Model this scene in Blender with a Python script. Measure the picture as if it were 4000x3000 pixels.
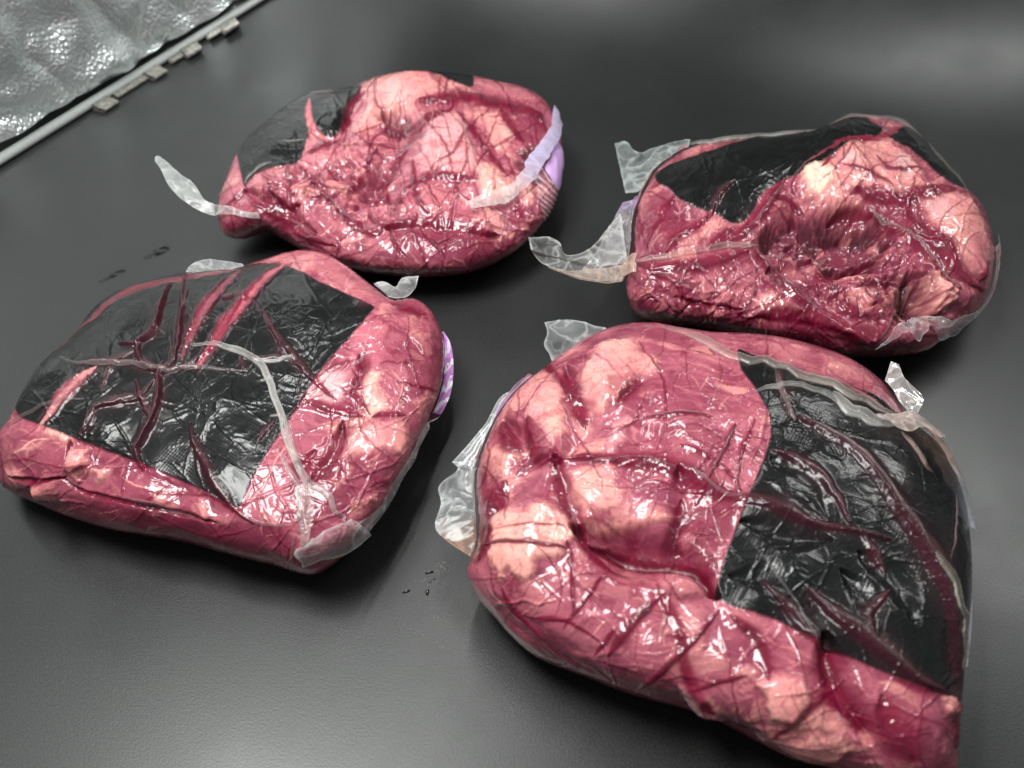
import bpy, math, numpy as np
from mathutils import Vector
R = math.radians
for o in list(bpy.data.objects): bpy.data.objects.remove(o)
scene = bpy.context.scene
COL = scene.collection

# ------------------------------------------------------------------ camera
CAM_H, PITCH, FPX = 0.42, 45.0, 3464.0          # metres, degrees, focal length in photo pixels (4000 wide)
cam_data = bpy.data.cameras.new('camera')
cam = bpy.data.objects.new('camera', cam_data); COL.objects.link(cam)
cam.location = (0, 0, CAM_H); cam.rotation_euler = (R(PITCH), 0, 0)
cam_data.sensor_fit = 'HORIZONTAL'; cam_data.angle = 2*math.atan(2000/FPX)
cam_data.clip_start = 0.01; cam_data.clip_end = 50
cam_data.dof.use_dof = True; cam_data.dof.focus_distance = 0.53; cam_data.dof.aperture_fstop = 7.5
scene.camera = cam

# ------------------------------------------------------------------ world and lamps (inside of a photo light box)
world = bpy.data.worlds.new('World'); scene.world = world; world.use_nodes = True
bg = world.node_tree.nodes['Background']
bg.inputs[0].default_value = (0.93, 0.98, 1.0, 1); bg.inputs[1].default_value = 0.26
def strip(name, loc, target, sx, sy, watts, col=(.985, 1, .975)):
    l = bpy.data.lights.new(name, 'AREA'); l.shape = 'RECTANGLE'; l.size = sx; l.size_y = sy
    l.energy = watts; l.color = col
    o = bpy.data.objects.new(name, l); COL.objects.link(o); o.location = loc
    d = Vector(target) - Vector(loc); o.rotation_euler = d.to_track_quat('-Z', 'Y').to_euler()
    return o
strip('led_strip_rear', (.58, 1.02, .80), (.15, .50, 0), 1.0, .06, 7.2)
strip('led_strip_front', (-.12, .46, .86), (0, .42, 0), .85, .04, 5.4)
strip('diffuser_top', (-.36, .34, .95), (-.02, .42, 0), .42, .22, 11.2)
scene.view_settings.view_transform = 'Standard'; scene.view_settings.look = 'None'
scene.view_settings.exposure = 0.0; scene.view_settings.gamma = 1.0
scene.render.engine = 'CYCLES'
scene.cycles.max_bounces = 10; scene.cycles.transparent_max_bounces = 16

# ------------------------------------------------------------------ numpy helpers
ST, CT = math.sin(R(PITCH)), math.cos(R(PITCH))
CAMP = np.array([0, 0, CAM_H])
def rays(uv):                                     # photo pixel -> ray with unit depth along the optical axis
    uv = np.asarray(uv, float)
    x = (uv[..., 0]-2000)/FPX; y = -(uv[..., 1]-1500)/FPX
    return np.stack([x, ST + y*CT, -CT + y*ST], -1)
def at_z(uv, z):                                  # the point of height z seen at a photo pixel
    d = rays(uv); t = (CAM_H - z)/(-d[..., 2])
    return CAMP + d*t[..., None]
def noise(p, scale=1.0, seed=0):                  # 3-D gradient noise, about -1..1
    p = np.asarray(p, float)*scale + seed*17.13
    i = np.floor(p).astype(np.int64); f = p - i
    w = f*f*f*(f*(f*6-15)+10)
    out = np.zeros(len(p))
    for dx in (0, 1):
        for dy in (0, 1):
            for dz in (0, 1):
                h = (i[:, 0]+dx)*374761393 + (i[:, 1]+dy)*668265263 + (i[:, 2]+dz)*2147483647 + seed*974711
                h = (h ^ (h >> 13))*1274126177 & 0x7fffffff
                h = (h ^ (h >> 16))
                gx = (h & 255)/127.5-1; gy = ((h >> 8) & 255)/127.5-1; gz = ((h >> 16) & 127)/63.5-1
                g = gx*(f[:, 0]-dx) + gy*(f[:, 1]-dy) + gz*(f[:, 2]-dz)
                out += g*(w[:, 0] if dx else 1-w[:, 0])*(w[:, 1] if dy else 1-w[:, 1])*(w[:, 2] if dz else 1-w[:, 2])
    return np.clip(out*1.3, -1, 1)
def fbm(p, scale, seed=0, octv=4, gain=.5):
    a, s, tot = 1, scale, 0
    for k in range(octv):
        tot = tot + a*noise(p, s, seed+k); a *= gain; s *= 2.03
    return tot
def sstep(a, b, x):
    t = np.clip((x-a)/(b-a), 0, 1); return t*t*(3-2*t)
def smooth_line(pts, closed=False, step=8.0):     # Catmull-Rom through the points, resampled evenly
    p = np.asarray(pts, float); n = len(p)
    if n < 2: return p
    if closed: q = np.vstack([p[-1], p, p[0], p[1]]); segs = n
    else: q = np.vstack([2*p[0]-p[1], p, 2*p[-1]-p[-2]]); segs = n-1
    out = []; t = np.linspace(0, 1, 12, endpoint=False)[:, None]
    for k in range(segs):
        a, b, c, d = q[k:k+4]
        out.append(.5*((2*b)+(c-a)*t+(2*a-5*b+4*c-d)*t**2+(3*b-a-3*c+d)*t**3))
    out = np.vstack(out + [p[:1] if closed else p[-1:]])
    L = np.r_[0, np.cumsum(np.linalg.norm(np.diff(out, axis=0)[:, :2], axis=1))]
    m = max(2, int(round(L[-1]/step)) + 1)
    s = np.linspace(0, L[-1], m)
    r = np.stack([np.interp(s, L, out[:, k]) for k in range(out.shape[1])], -1)
    return r[:-1] if closed else r
def inside(poly, P):
    x, y = P[:, 0], P[:, 1]; r = np.zeros(len(P), bool)
    for a, b in zip(poly, np.roll(poly, -1, 0)):
        if a[1] == b[1]: continue
        c = (a[1] > y) != (b[1] > y)
        r ^= c & (x < (b[0]-a[0])*(y-a[1])/(b[1]-a[1]) + a[0])
    return r
def seg_dist(line, P, closed=False):              # distance, position along (0..1)
    n = len(line); best = np.full(len(P), 1e18); pos = np.zeros(len(P))
    for k in range(n if closed else n-1):
        a = line[k]; b = line[(k+1) % n]; ab = b-a; l2 = ab@ab + 1e-9
        t = np.clip(((P-a)@ab)/l2, 0, 1)
        q = P - a - t[:, None]*ab; d = (q*q).sum(1)
        m = d < best; best[m] = d[m]; pos[m] = (k+t[m])/max(1, n-1)
    return np.sqrt(best), pos
def poly_sd(poly, P, pad=60):                     # signed distance, + inside; far points -1e3
    out = np.full(len(P), -1e3)
    lo, hi = poly.min(0)-pad, poly.max(0)+pad
    m = np.where(((P >= lo) & (P <= hi)).all(1))[0]
    if len(m):
        d, _ = seg_dist(poly, P[m], True); s = inside(poly, P[m])
        out[m] = np.where(s, d, -d)
    return out
def relax(mask, fixed, rhs):                      # multi-resolution Jacobi for Laplace / Poisson
    u = None
    for f in (16, 8, 4, 2, 1):
        M = mask[::f, ::f]; F = fixed[::f, ::f]
        if u is None: v = F.copy()
        else:
            v = np.repeat(np.repeat(u, 2, 0), 2, 1)[:M.shape[0], :M.shape[1]]
            if v.shape != M.shape: v = np.pad(v, ((0, M.shape[0]-v.shape[0]), (0, M.shape[1]-v.shape[1])), 'edge')
        v = np.where(M, v, F)
        for _ in range({16: 300, 8: 200, 4: 120, 2: 80, 1: 60}[f]):
            q = np.pad(v, 1, 'edge')
            v = np.where(M, (q[:-2, 1:-1]+q[2:, 1:-1]+q[1:-1, :-2]+q[1:-1, 2:])/4 + rhs*f*f/4, F)
        u = v
    return u

# ------------------------------------------------------------------ materials
def mat(name):
    m = bpy.data.materials.new(name); m.use_nodes = True
    nt = m.node_tree; nt.nodes.clear()
    return m, nt, (lambda t, **k: _node(nt, t, k)), nt.links.new
def _node(nt, t, k):
    n = nt.nodes.new(t)
    for a, b in k.items():
        if a.startswith('i_'):
            key = a[2:]; n.inputs[int(key) if key.isdigit() else key.replace('_', ' ')].default_value = b
        else: setattr(n, a, b)
    return n
def print_material(name):
    m, nt, N, L = mat(name)
    out = N('ShaderNodeOutputMaterial'); at = N('ShaderNodeVertexColor', layer_name='Col')
    b = N('ShaderNodeBsdfPrincipled', i_Roughness=.35); b.inputs['Specular IOR Level'].default_value = .25; L(at.outputs[0], b.inputs['Base Color']); L(at.outputs[1], b.inputs['Alpha']); L(b.outputs[0], out.inputs[0])
    return m
def wrapped_material(name, weave=False):
    """tissue (or pad) pressed against a clear glossy film: the film is the coat"""
    m, nt, N, L = mat(name)
    out = N('ShaderNodeOutputMaterial'); b = N('ShaderNodeBsdfPrincipled'); L(b.outputs[0], out.inputs[0])
    tc = N('ShaderNodeTexCoord'); at = N('ShaderNodeVertexColor', layer_name='Col')
    fine = N('ShaderNodeTexNoise', i_Scale=900.0, i_Detail=3.0, i_Roughness=.6); L(tc.outputs['Object'], fine.inputs['Vector'])
    mr = N('ShaderNodeMapRange', i_1=.3, i_2=.7, i_3=.80 if not weave else .7, i_4=1.18 if not weave else 1.3); L(fine.outputs[0], mr.inputs[0])
    mul = N('ShaderNodeVectorMath', operation='SCALE'); L(at.outputs[0], mul.inputs[0]); L(mr.outputs[0], mul.inputs['Scale'])
    L(mul.outputs[0], b.inputs['Base Color'])
    b.inputs['Roughness'].default_value = .5 if not weave else .42
    b.inputs['Specular IOR Level'].default_value = .15
    if weave: b.inputs['Specular IOR Level'].default_value = .06
    if not weave:
        b.inputs['Subsurface Weight'].default_value = .10
        b.inputs['Subsurface Radius'].default_value = (1, .35, .3); b.inputs['Subsurface Scale'].default_value = .0012
    # body relief
    bn = N('ShaderNodeBump', i_Strength=.6, i_Distance=.00018)
    if weave:
        rot = N('ShaderNodeMapping'); rot.inputs['Rotation'].default_value = (0, 0, .55); L(tc.outputs['Object'], rot.inputs[0])
        v = N('ShaderNodeTexVoronoi', i_Scale=620.0, i_Randomness=.12); L(rot.outputs[0], v.inputs['Vector']); L(v.outputs['Distance'], bn.inputs['Height'])
        bn.inputs['Strength'].default_value = .5; bn.inputs['Distance'].default_value = .00018
    else: L(fine.outputs[0], bn.inputs['Height'])
    L(bn.outputs[0], b.inputs['Normal'])
    # the film: own small ripples
    n1 = N('ShaderNodeTexNoise', i_Scale=42.0, i_Detail=1.5, i_Distortion=.7); L(tc.outputs['Object'], n1.inputs['Vector'])
    n2 = N('ShaderNodeTexNoise', i_Scale=70.0, i_Detail=1.0, i_Distortion=1.2); L(tc.outputs['Object'], n2.inputs['Vector'])
    s2 = N('ShaderNodeMath', operation='SUBTRACT', i_1=.5); L(n2.outputs[0], s2.inputs[0])
    a2 = N('ShaderNodeMath', operation='ABSOLUTE'); L(s2.outputs[0], a2.inputs[0])
    r2 = N('ShaderNodeMapRange', i_1=0.0, i_2=.07, i_3=1.0, i_4=0.0, interpolation_type='SMOOTHSTEP'); L(a2.outputs[0], r2.inputs[0])
    where = N('ShaderNodeTexNoise', i_Scale=24.0, i_Detail=1.0); L(tc.outputs['Object'], where.inputs['Vector'])
    wr = N('ShaderNodeMapRange', i_1=.52, i_2=.64, i_3=.0, i_4=1.0); L(where.outputs[0], wr.inputs[0])
    m2 = N('ShaderNodeMath', operation='MULTIPLY'); L(r2.outputs[0], m2.inputs[0]); L(wr.outputs[0], m2.inputs[1])
    c1 = N('ShaderNodeBump', i_Strength=.7, i_Distance=.0010); L(n1.outputs[0], c1.inputs['Height'])
    c2 = N('ShaderNodeBump', i_Strength=.5, i_Distance=.0004); L(m2.outputs[0], c2.inputs['Height']); L(c1.outputs[0], c2.inputs['Normal'])
    last = c2
    if weave:
        n4 = N('ShaderNodeTexNoise', i_Scale=16.0, i_Detail=1.0); L(tc.outputs['Object'], n4.inputs['Vector'])
        w4 = N('ShaderNodeMapRange', i_1=.42, i_2=.6, i_3=.05, i_4=1.0); L(n4.outputs[0], w4.inputs[0])
        m4 = N('ShaderNodeMath', operation='MULTIPLY'); L(v.outputs['Distance'], m4.inputs[0]); L(w4.outputs[0], m4.inputs[1])
        c3 = N('ShaderNodeBump', i_Strength=.5, i_Distance=.00018); L(m4.outputs[0], c3.inputs['Height']); L(c2.outputs[0], c3.inputs['Normal']); last = c3
    b.inputs['Coat Weight'].default_value = 1.0 if not weave else .8; b.inputs['Coat Roughness'].default_value = .11 if not weave else .20
    b.inputs['Coat IOR'].default_value = 1.42 if not weave else 1.36
    L(last.outputs[0], b.inputs['Coat Normal'])
    return m
def film_material(name):
    m, nt, N, L = mat(name)
    out = N('ShaderNodeOutputMaterial')
    at = N('ShaderNodeVertexColor', layer_name='Col'); tc = N('ShaderNodeTexCoord')
    nz = N('ShaderNodeTexNoise', i_Scale=130.0, i_Detail=1.0, i_Distortion=.8); L(tc.outputs['Object'], nz.inputs['Vector'])
    bp = N('ShaderNodeBump', i_Strength=.5, i_Distance=.0006); L(nz.outputs[0], bp.inputs['Height'])
    df = N('ShaderNodeBsdfDiffuse'); tl = N('ShaderNodeBsdfTranslucent'); L(at.outputs[0], df.inputs[0]); L(at.outputs[0], tl.inputs[0])
    mm = N('ShaderNodeMixShader', i_0=.45); L(df.outputs[0], mm.inputs[1]); L(tl.outputs[0], mm.inputs[2])
    tr = N('ShaderNodeBsdfTransparent')
    mx = N('ShaderNodeMixShader'); L(at.outputs[1], mx.inputs[0]); L(tr.outputs[0], mx.inputs[1]); L(mm.outputs[0], mx.inputs[2])
    gl = N('ShaderNodeBsdfGlossy', i_Roughness=.22); gl.inputs[0].default_value = (1, 1, 1, 1); L(bp.outputs[0], gl.inputs['Normal'])
    fr0 = N('ShaderNodeFresnel', i_IOR=1.45); L(bp.outputs[0], fr0.inputs['Normal']); fr = N('ShaderNodeMath', operation='MULTIPLY', i_1=.5); L(fr0.outputs[0], fr.inputs[0])
    fin = N('ShaderNodeMixShader'); L(fr.outputs[0], fin.inputs[0]); L(mx.outputs[0], fin.inputs[1]); L(gl.outputs[0], fin.inputs[2])
    L(fin.outputs[0], out.inputs[0])
    return m
M_MEAT = wrapped_material('wrapped_meat'); M_PAD = wrapped_material('wrapped_pad', True); M_FILM = film_material('clear_film'); M_PRINT = print_material('printed_film')
def sheet_material():
    m, nt, N, L = mat('black_pvc')
    out = N('ShaderNodeOutputMaterial'); b = N('ShaderNodeBsdfPrincipled'); L(b.outputs[0], out.inputs[0])
    tc = N('ShaderNodeTexCoord')
    g = N('ShaderNodeTexNoise', i_Scale=1000.0, i_Detail=2.0); L(tc.outputs['Object'], g.inputs['Vector'])
    big = N('ShaderNodeTexNoise', i_Scale=9.0, i_Detail=5.0, i_Roughness=.55); L(tc.outputs['Object'], big.inputs['Vector'])
    cr = N('ShaderNodeMapRange', i_1=.35, i_2=.65, i_3=.009, i_4=.024); L(g.outputs[0], cr.inputs[0])
    cc = N('ShaderNodeVectorMath', operation='SCALE'); cc.inputs[0].default_value = (.94, 1.0, .98); L(cr.outputs[0], cc.inputs['Scale'])
    L(cc.outputs[0], b.inputs['Base Color'])
    rr = N('ShaderNodeMapRange', i_1=.35, i_2=.65, i_3=.33, i_4=.42); L(big.outputs[0], rr.inputs[0]); L(rr.outputs[0], b.inputs['Roughness'])
    b.inputs['Specular IOR Level'].default_value = .43
    bp = N('ShaderNodeBump', i_Strength=.22, i_Distance=.0003); L(g.outputs[0], bp.inputs['Height']); L(bp.outputs[0], b.inputs['Normal'])
    return m
def foil_material():
    m, nt, N, L = mat('silver_foil')
    out = N('ShaderNodeOutputMaterial'); b = N('ShaderNodeBsdfPrincipled', i_Metallic=.86, i_Roughness=.30); L(b.outputs[0], out.inputs[0])
    b.inputs['Base Color'].default_value = (.80, .84, .83, 1)
    tc = N('ShaderNodeTexCoord')
    v = N('ShaderNodeTexVoronoi', i_Scale=330.0, i_Randomness=1.0, feature='SMOOTH_F1'); L(tc.outputs['Object'], v.inputs['Vector'])
    bp = N('ShaderNodeBump', i_Strength=.8, i_Distance=.0013, invert=True); L(v.outputs['Distance'], bp.inputs['Height'])
    L(bp.outputs[0], b.inputs['Normal'])
    return m
def plain(name, col, rough=.5, metal=0.0, coat=0.0, grain=0.0, scale=600):
    m, nt, N, L = mat(name)
    out = N('ShaderNodeOutputMaterial'); b = N('ShaderNodeBsdfPrincipled', i_Roughness=rough, i_Metallic=metal); L(b.outputs[0], out.inputs[0])
    b.inputs['Coat Weight'].default_value = coat; b.inputs['Coat Roughness'].default_value = .05
    tc = N('ShaderNodeTexCoord'); n = N('ShaderNodeTexNoise', i_Scale=float(scale), i_Detail=3.0); L(tc.outputs['Object'], n.inputs['Vector'])
    mr = N('ShaderNodeMapRange', i_1=.3, i_2=.7, i_3=1-grain, i_4=1+grain); L(n.outputs[0], mr.inputs[0])
    sc = N('ShaderNodeVectorMath', operation='SCALE'); sc.inputs[0].default_value = col[:3]; L(mr.outputs[0], sc.inputs['Scale'])
    L(sc.outputs[0], b.inputs['Base Color'])
    return m

# ------------------------------------------------------------------ object helpers
def make_mesh(name, V, F, material, parent=None, col=None, smooth=True, normals=None):
    me = bpy.data.meshes.new(name)
    me.from_pydata([], [], []) if False else None
    V = np.asarray(V, np.float32); F = np.asarray(F, np.int32)
    me.vertices.add(len(V)); me.vertices.foreach_set('co', V.ravel())
    k = F.shape[1]
    me.loops.add(F.size); me.loops.foreach_set('vertex_index', F.ravel())
    me.polygons.add(len(F)); me.polygons.foreach_set('loop_start', np.arange(0, F.size, k, dtype=np.int32))
    me.polygons.foreach_set('use_smooth', np.full(len(F), smooth))
    me.update(calc_edges=True); me.validate()
    if col is not None:
        a = me.color_attributes.new('Col', 'FLOAT_COLOR', 'POINT'); a.data.foreach_set('color', np.asarray(col, np.float32).ravel())
    if normals is not None: me.normals_split_custom_set_from_vertices(normals.tolist())
    me.materials.append(material)
    o = bpy.data.objects.new(name, me); COL.objects.link(o)
    if parent is not None:
        o.parent = parent; o.matrix_parent_inverse = parent.matrix_world.inverted()
    return o
def thing(name, label, cat, loc=(0, 0, 0), group=None):
    o = bpy.data.objects.new(name, None); COL.objects.link(o); o.location = loc; o.empty_display_size = .02
    o['label'] = label; o['category'] = cat
    if group: o['group'] = group
    bpy.context.view_layer.update(); return o
def structure(o): o['kind'] = 'structure'; return o

# ------------------------------------------------------------------ the setting
M_SHEET = sheet_material()
SW_Y, SW_R, SKEW = .80, .24, .16
def sheet_profile():
    prof = [(y, 0.0) for y in np.linspace(-.6, SW_Y, 40)]
    for a in np.linspace(0, 80, 60)[1:]: prof.append((SW_Y + SW_R*math.sin(R(a)), SW_R*(1-math.cos(R(a)))))
    prof.append((prof[-1][0]+.14, prof[-1][1]+.80)); return np.array(prof)
def build_sheet():
    prof = sheet_profile(); xs = np.linspace(-.75, 1.3, 70)
    V = np.array([(x, y - SKEW*x*np.clip((y-.3)/.4, 0, 1), z) for (y, z) in prof for x in xs])
    w = noise(V*[1, 1, 0], 2.4, 5)*.004*np.clip((V[:, 1]-.70)/.3, 0, 1); V[:, 2] += np.maximum(w, 0)
    n = len(xs); F = [(i*n+j, i*n+j+1, (i+1)*n+j+1, (i+1)*n+j) for i in range(len(prof)-1) for j in range(n-1)]
    return structure(make_mesh('backdrop', V, F, M_SHEET))
build_sheet()

def build_wall():                                  # the foil side wall meets the sheet along a slanting seam
    prof = sheet_profile(); f = np.linspace(-.55, 1.35, 90)
    px = np.stack([0+1031*f, 642-642*f], -1); d = rays(px); path = []
    for k in range(len(px)):
        t = np.linspace(.4, 2.0, 3000); Q = CAMP + d[k]*t[:, None]
        hit = np.where(Q[:, 2] <= np.interp(Q[:, 1] + SKEW*Q[:, 0], prof[:, 0], prof[:, 1]))[0]; path.append(Q[hit[0]] if len(hit) else Q[-1])
    path = np.array(path); tg = np.gradient(path, axis=0); tg /= np.linalg.norm(tg, axis=1)[:, None]
    nrm = np.stack([tg[:, 1], -tg[:, 0], 0*tg[:, 0]], -1); nrm /= np.linalg.norm(nrm, axis=1)[:, None]
    L = np.r_[0, np.cumsum(np.linalg.norm(np.diff(path, axis=0), axis=1))]
    root = thing('light_box_wall', 'crinkled silver foil wall of the light box in the upper left corner', 'wall', tuple(path[30]))
    def along(s_): return [np.stack([np.interp(s_, L, A[:, k]) for k in range(3)], -1) for A in (path, nrm)]
    nu, nv, H = 300, 130, .5
    sv, hv = np.meshgrid(np.linspace(0, L[-1], nu), np.linspace(.010, H, nv)); P, Nn = along(sv.ravel())
    P = P + hv.ravel()[:, None]*np.array([-.10, 0, 1.0])
    q = np.stack([sv.ravel(), hv.ravel(), 0*sv.ravel()], -1); w = .03*np.stack([noise(q, 18, k) for k in (61, 62, 63)], -1)
    rel = fbm(q, 9, 3, 3)*.008 + np.abs(fbm(q+w, 12, 9, 2))*.014 - .012
    P = P + rel[:, None]*Nn
    F = [(i*nu+j, i*nu+j+1, (i+1)*nu+j+1, (i+1)*nu+j) for i in range(nv-1) for j in range(nu-1)]
    make_mesh('foil_panel', P, F, foil_material(), root)
    def bar(s0, s1, sec, name, material):
        n = max(2, int((s1-s0)/.006)+1); B, Nb = along(np.linspace(s0, s1, n)); m = len(sec); V = []
        for k in range(n):
            for (o, z) in sec: V.append(B[k] + Nb[k]*o + np.array([0, 0, z]))
        F = [(i*m+k, i*m+(k+1) % m, (i+1)*m+(k+1) % m, (i+1)*m+k) for i in range(n-1) for k in range(m)]
        return make_mesh(name, V, F, material, root)
    bar(0, L[-1], ((-.004, .002), (.005, .002), (.006, .003), (.005, .006), (.002, .0068), (-.004, .0068)), 'edge_binding', plain('binding_grey', (.24, .25, .245), .45, grain=.15))
    tab = plain('tab_silver', (.22, .21, .185), .4, .4, grain=.5, scale=300)
    def s_at(x, y): k = ((px-np.array([x, y]))**2).sum(1).argmin(); return L[k]
    for (x0, y0, x1, y1) in ((365, 408, 405, 385), (420, 375, 605, 262), (640, 250, 750, 170), (790, 150, 905, 65)):
        s0, s1 = s_at(x0, y0), s_at(x1, y1)
        bar(s0, s1-.02, ((.007, .001), (.013, .001), (.014, .003), (.007, .005)), 'hook_tab', tab)
        bar(s1-.02, s1, ((.007, .001), (.021, .001), (.022, .004), (.007, .007)), 'hook_tab', tab)
build_wall()

# ------------------------------------------------------------------ a vacuum pack
C_MUS_A = np.array((.215, .030, .062)); C_MUS_B = np.array((.40, .105, .142)); C_MUS_D = np.array((.115, .004, .024))
C_FAT_A = np.array((.82, .37, .31)); C_FAT_B = np.array((.66, .225, .23)); C_PALE = np.array((.78, .39, .40))
C_BLOOD = np.array((.135, .0015, .020)); C_DARK = np.array((.045, .006, .012)); C_PAD = np.array((.005, .0053, .0053)); C_PADRED = np.array((.040, .004, .011)); C_MAUVE = np.array((.085, .035, .040))  # C_DARK carries painted shade of hollows, C_MAUVE painted light on film
SP = 4.0                                          # mesh spacing in photo pixels

class Pack:
    def __init__(s, mapping, outline, zmid, zamp, bulge, back, box, seed, name, label):
        s.map = mapping; s.seed = seed
        ol = smooth_line(s.px(outline), True, 10.0); s.ol = ol
        n = len(ol)
        tan = np.roll(ol, -6, 0) - np.roll(ol, 6, 0)
        area = .5*np.sum(ol[:, 0]*np.roll(ol[:, 1], -1) - np.roll(ol[:, 0], -1)*ol[:, 1])
        nr = np.stack([tan[:, 1], -tan[:, 0]], -1)*np.sign(area); nr /= np.linalg.norm(nr, axis=1)[:, None]+1e-9
        up = -nr[:, 1]
        k = np.exp(-np.linspace(-2, 2, 41)**2); k /= k.sum()
        up = np.convolve(np.r_[up[-20:], up, up[:20]], k, 'valid')
        s.oz = zmid + zamp*up
        lo = np.floor(ol.min(0)-4*SP); hi = ol.max(0)+4*SP
        gx = np.arange(lo[0], hi[0], SP); gy = np.arange(lo[1], hi[1], SP)
        GX, GY = np.meshgrid(gx, gy); s.lo = lo; s.shape = GX.shape
        UV = np.stack([GX.ravel(), GY.ravel()], -1)
        ins = inside(ol, UV)
        near = s.nearest(UV)
        I = ins.reshape(s.shape)
        dil = I.copy()
        for dy in (-1, 0, 1):
            for dx in (-1, 0, 1): dil |= np.roll(np.roll(I, dy, 0), dx, 1)
        rim = dil & ~I; ri = np.where(rim.ravel())[0]
        fine = smooth_line(s.px(outline), True, 2.0)
        for c in range(0, len(ri), 2000):
            dd = ((UV[ri[c:c+2000], None]-fine[None])**2).sum(-1); UV[ri[c:c+2000]] = fine[dd.argmin(1)]
        d = rays(UV)
        inv = (-d[:, 2])/(CAM_H - s.oz[near])
        inv = relax(I, inv.reshape(s.shape), 0).ravel()
        u = relax(I, np.zeros(s.shape), 1.0).ravel(); u = np.clip(u, 0, None)/u.max()
        p = np.sqrt(u); s.p = p
        prof = 1-(1-p)**box
        t0 = 1/inv
        tf = t0 - bulge*prof
        tb = np.minimum(t0 + back*prof, (CAM_H-.0006)/(-d[:, 2]))
        s.UV, s.I, s.rim, s.d = UV, I, rim, d
        s.Pf = CAMP + d*tf[:, None]; s.Pb = CAMP + d*tb[:, None]
        s.relief = np.zeros(len(UV)); s.calm = np.zeros(len(UV)); s.use = dil.ravel()
        s.idx = np.where(s.use)[0]
        s.warp = np.zeros_like(UV); W = s.Pf[s.idx]
        s.warp[s.idx] = np.stack([fbm(W, 130, seed+1, 3), fbm(W, 130, seed+5, 3)], -1)
        s.warp2 = np.zeros_like(UV); s.warp2[s.idx] = np.stack([fbm(W, 45, seed+401, 2), fbm(W, 45, seed+405, 2)], -1)
        s.col = np.zeros((len(UV), 3)); s.padm = np.zeros(len(UV)); s.part = np.zeros(len(UV), int); s.fatn = 0
        base = W[:, :].mean(0); s.root = thing(name, label, 'meat pack', (base[0], base[1], 0), 'vacuum packs of raw beef on the black sheet')
    def px(s, pts):
        x0, y0, k = s.map; p = np.asarray(pts, float).copy(); p[..., 0] = x0 + p[..., 0]*k; p[..., 1] = y0 + p[..., 1]*k
        return p
    def nearest(s, UV):
        r = np.zeros(len(UV), int)
        for c in range(0, len(UV), 20000):
            q = UV[c:c+20000]; r[c:c+20000] = ((q[:, :1]-s.ol[:, 0])**2 + (q[:, 1:]-s.ol[:, 1])**2).argmin(1)
        return r
    # ---- colour
    def base(s, pale=0.0, dark=0.0, fibre=(1, .3), marble=.5):
        i = s.idx; P = s.Pf[i]; sd = s.seed
        a = math.atan2(fibre[1], fibre[0]); ca, sa = math.cos(a), math.sin(a)
        Q = np.stack([(P[:, 0]*ca+P[:, 1]*sa)*.22, -P[:, 0]*sa+P[:, 1]*ca, P[:, 2]], -1)
        w = .004*np.stack([noise(P, 60, sd+k) for k in (11, 12, 13)], -1)
        big = fbm(P, 38, sd+20, 3); str_ = fbm(Q+w, 260, sd+30, 3)
        f = np.clip(.5 + .60*big + .50*str_ + pale, 0, 1)[:, None]
        c = C_MUS_A*(1-f) + C_MUS_B*f
        dk = sstep(.15, .65, fbm(P, 55, sd+40, 4) + dark)[:, None]
        c = c*(1-.65*dk) + C_MUS_D*.65*dk
        mv = np.abs(fbm(Q+2.2*w, 95, sd+50, 3)); ml = sstep(.10, .0, mv)*sstep(-.15, .3, fbm(P, 30, sd+60, 2)+.1)
        ml2 = sstep(.05, .0, np.abs(fbm(P+w, 140, sd+70, 2)))*sstep(.1, .5, fbm(P, 45, sd+75, 2)+.15)
        ml = np.clip(ml+.7*ml2, 0, 1)[:, None]*marble
        c = c*(1-ml) + C_FAT_B*ml
        bl = sstep(.20, .34, fbm(Q*1.4+2.5*w, 62, sd+55, 4))*sstep(-.2, .25, fbm(P, 26, sd+57, 2)); bl = np.clip(bl*(marble+.25), 0, .85)[:, None]
        sv = .85+.3*str_[:, None]; c = c*(1-bl) + (C_FAT_B*.6+C_FAT_A*.4)*sv*bl
        vn = sstep(.09, 0, np.abs(fbm(P+1.5*w, 42, sd+58, 3)))*sstep(-.05, .35, fbm(P, 33, sd+59, 2)); vn = .6*vn[:, None]
        c = c*(1-vn) + C_BLOOD*vn
        s.col[i] = c; s.relief[i] += .0004*ml[:, 0] + .0004*bl[:, 0]
    def region(s, pts, col, k=.9, soft=14, warp=16, raise_=.0, part=False, var=None, streak=.25):
        poly = s.px(pts); i = s.idx; P = s.UV[i] + s.warp[i]*warp + s.warp2[i]*warp*.9
        m = sstep(-soft, soft, poly_sd(poly, P)); j = m > .004
        if not j.any(): return
        q = s.Pf[i[j]]
        n = fbm(q, 70, s.seed+80, 3); n2 = sstep(.12, 0, np.abs(fbm(q, 120, s.seed+90, 3)))
        c = np.array(col)[None]*np.ones((len(q), 1))
        if var is not None: f = np.clip(.5+.7*n, 0, 1)[:, None]; c = c*(1-f)+np.array(var)*f
        c = c*(1+.14*n[:, None])
        thin = np.clip(.92+.6*fbm(q, 60, s.seed+95, 4), .40, 1); mm = (m[j]*k*thin*(1-streak*n2))[:, None]
        s.col[i[j]] = s.col[i[j]]*(1-mm) + c*mm
        s.relief[i[j]] += raise_*m[j]
        if part: s.fatn += 1; s.part[i[m > .5]] = 10+s.fatn
    def fat(s, pts, k=.86, tone=0, r=.0009, part=True, warp=20, soft=20):
        a, b = ((C_FAT_A, C_FAT_B), (C_PALE, C_FAT_B), (C_FAT_A*1.08, C_FAT_A), (C_FAT_B*.9, C_MUS_B))[tone]
        s.region(pts, a, k, soft, warp, r, part, b, .55)
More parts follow.
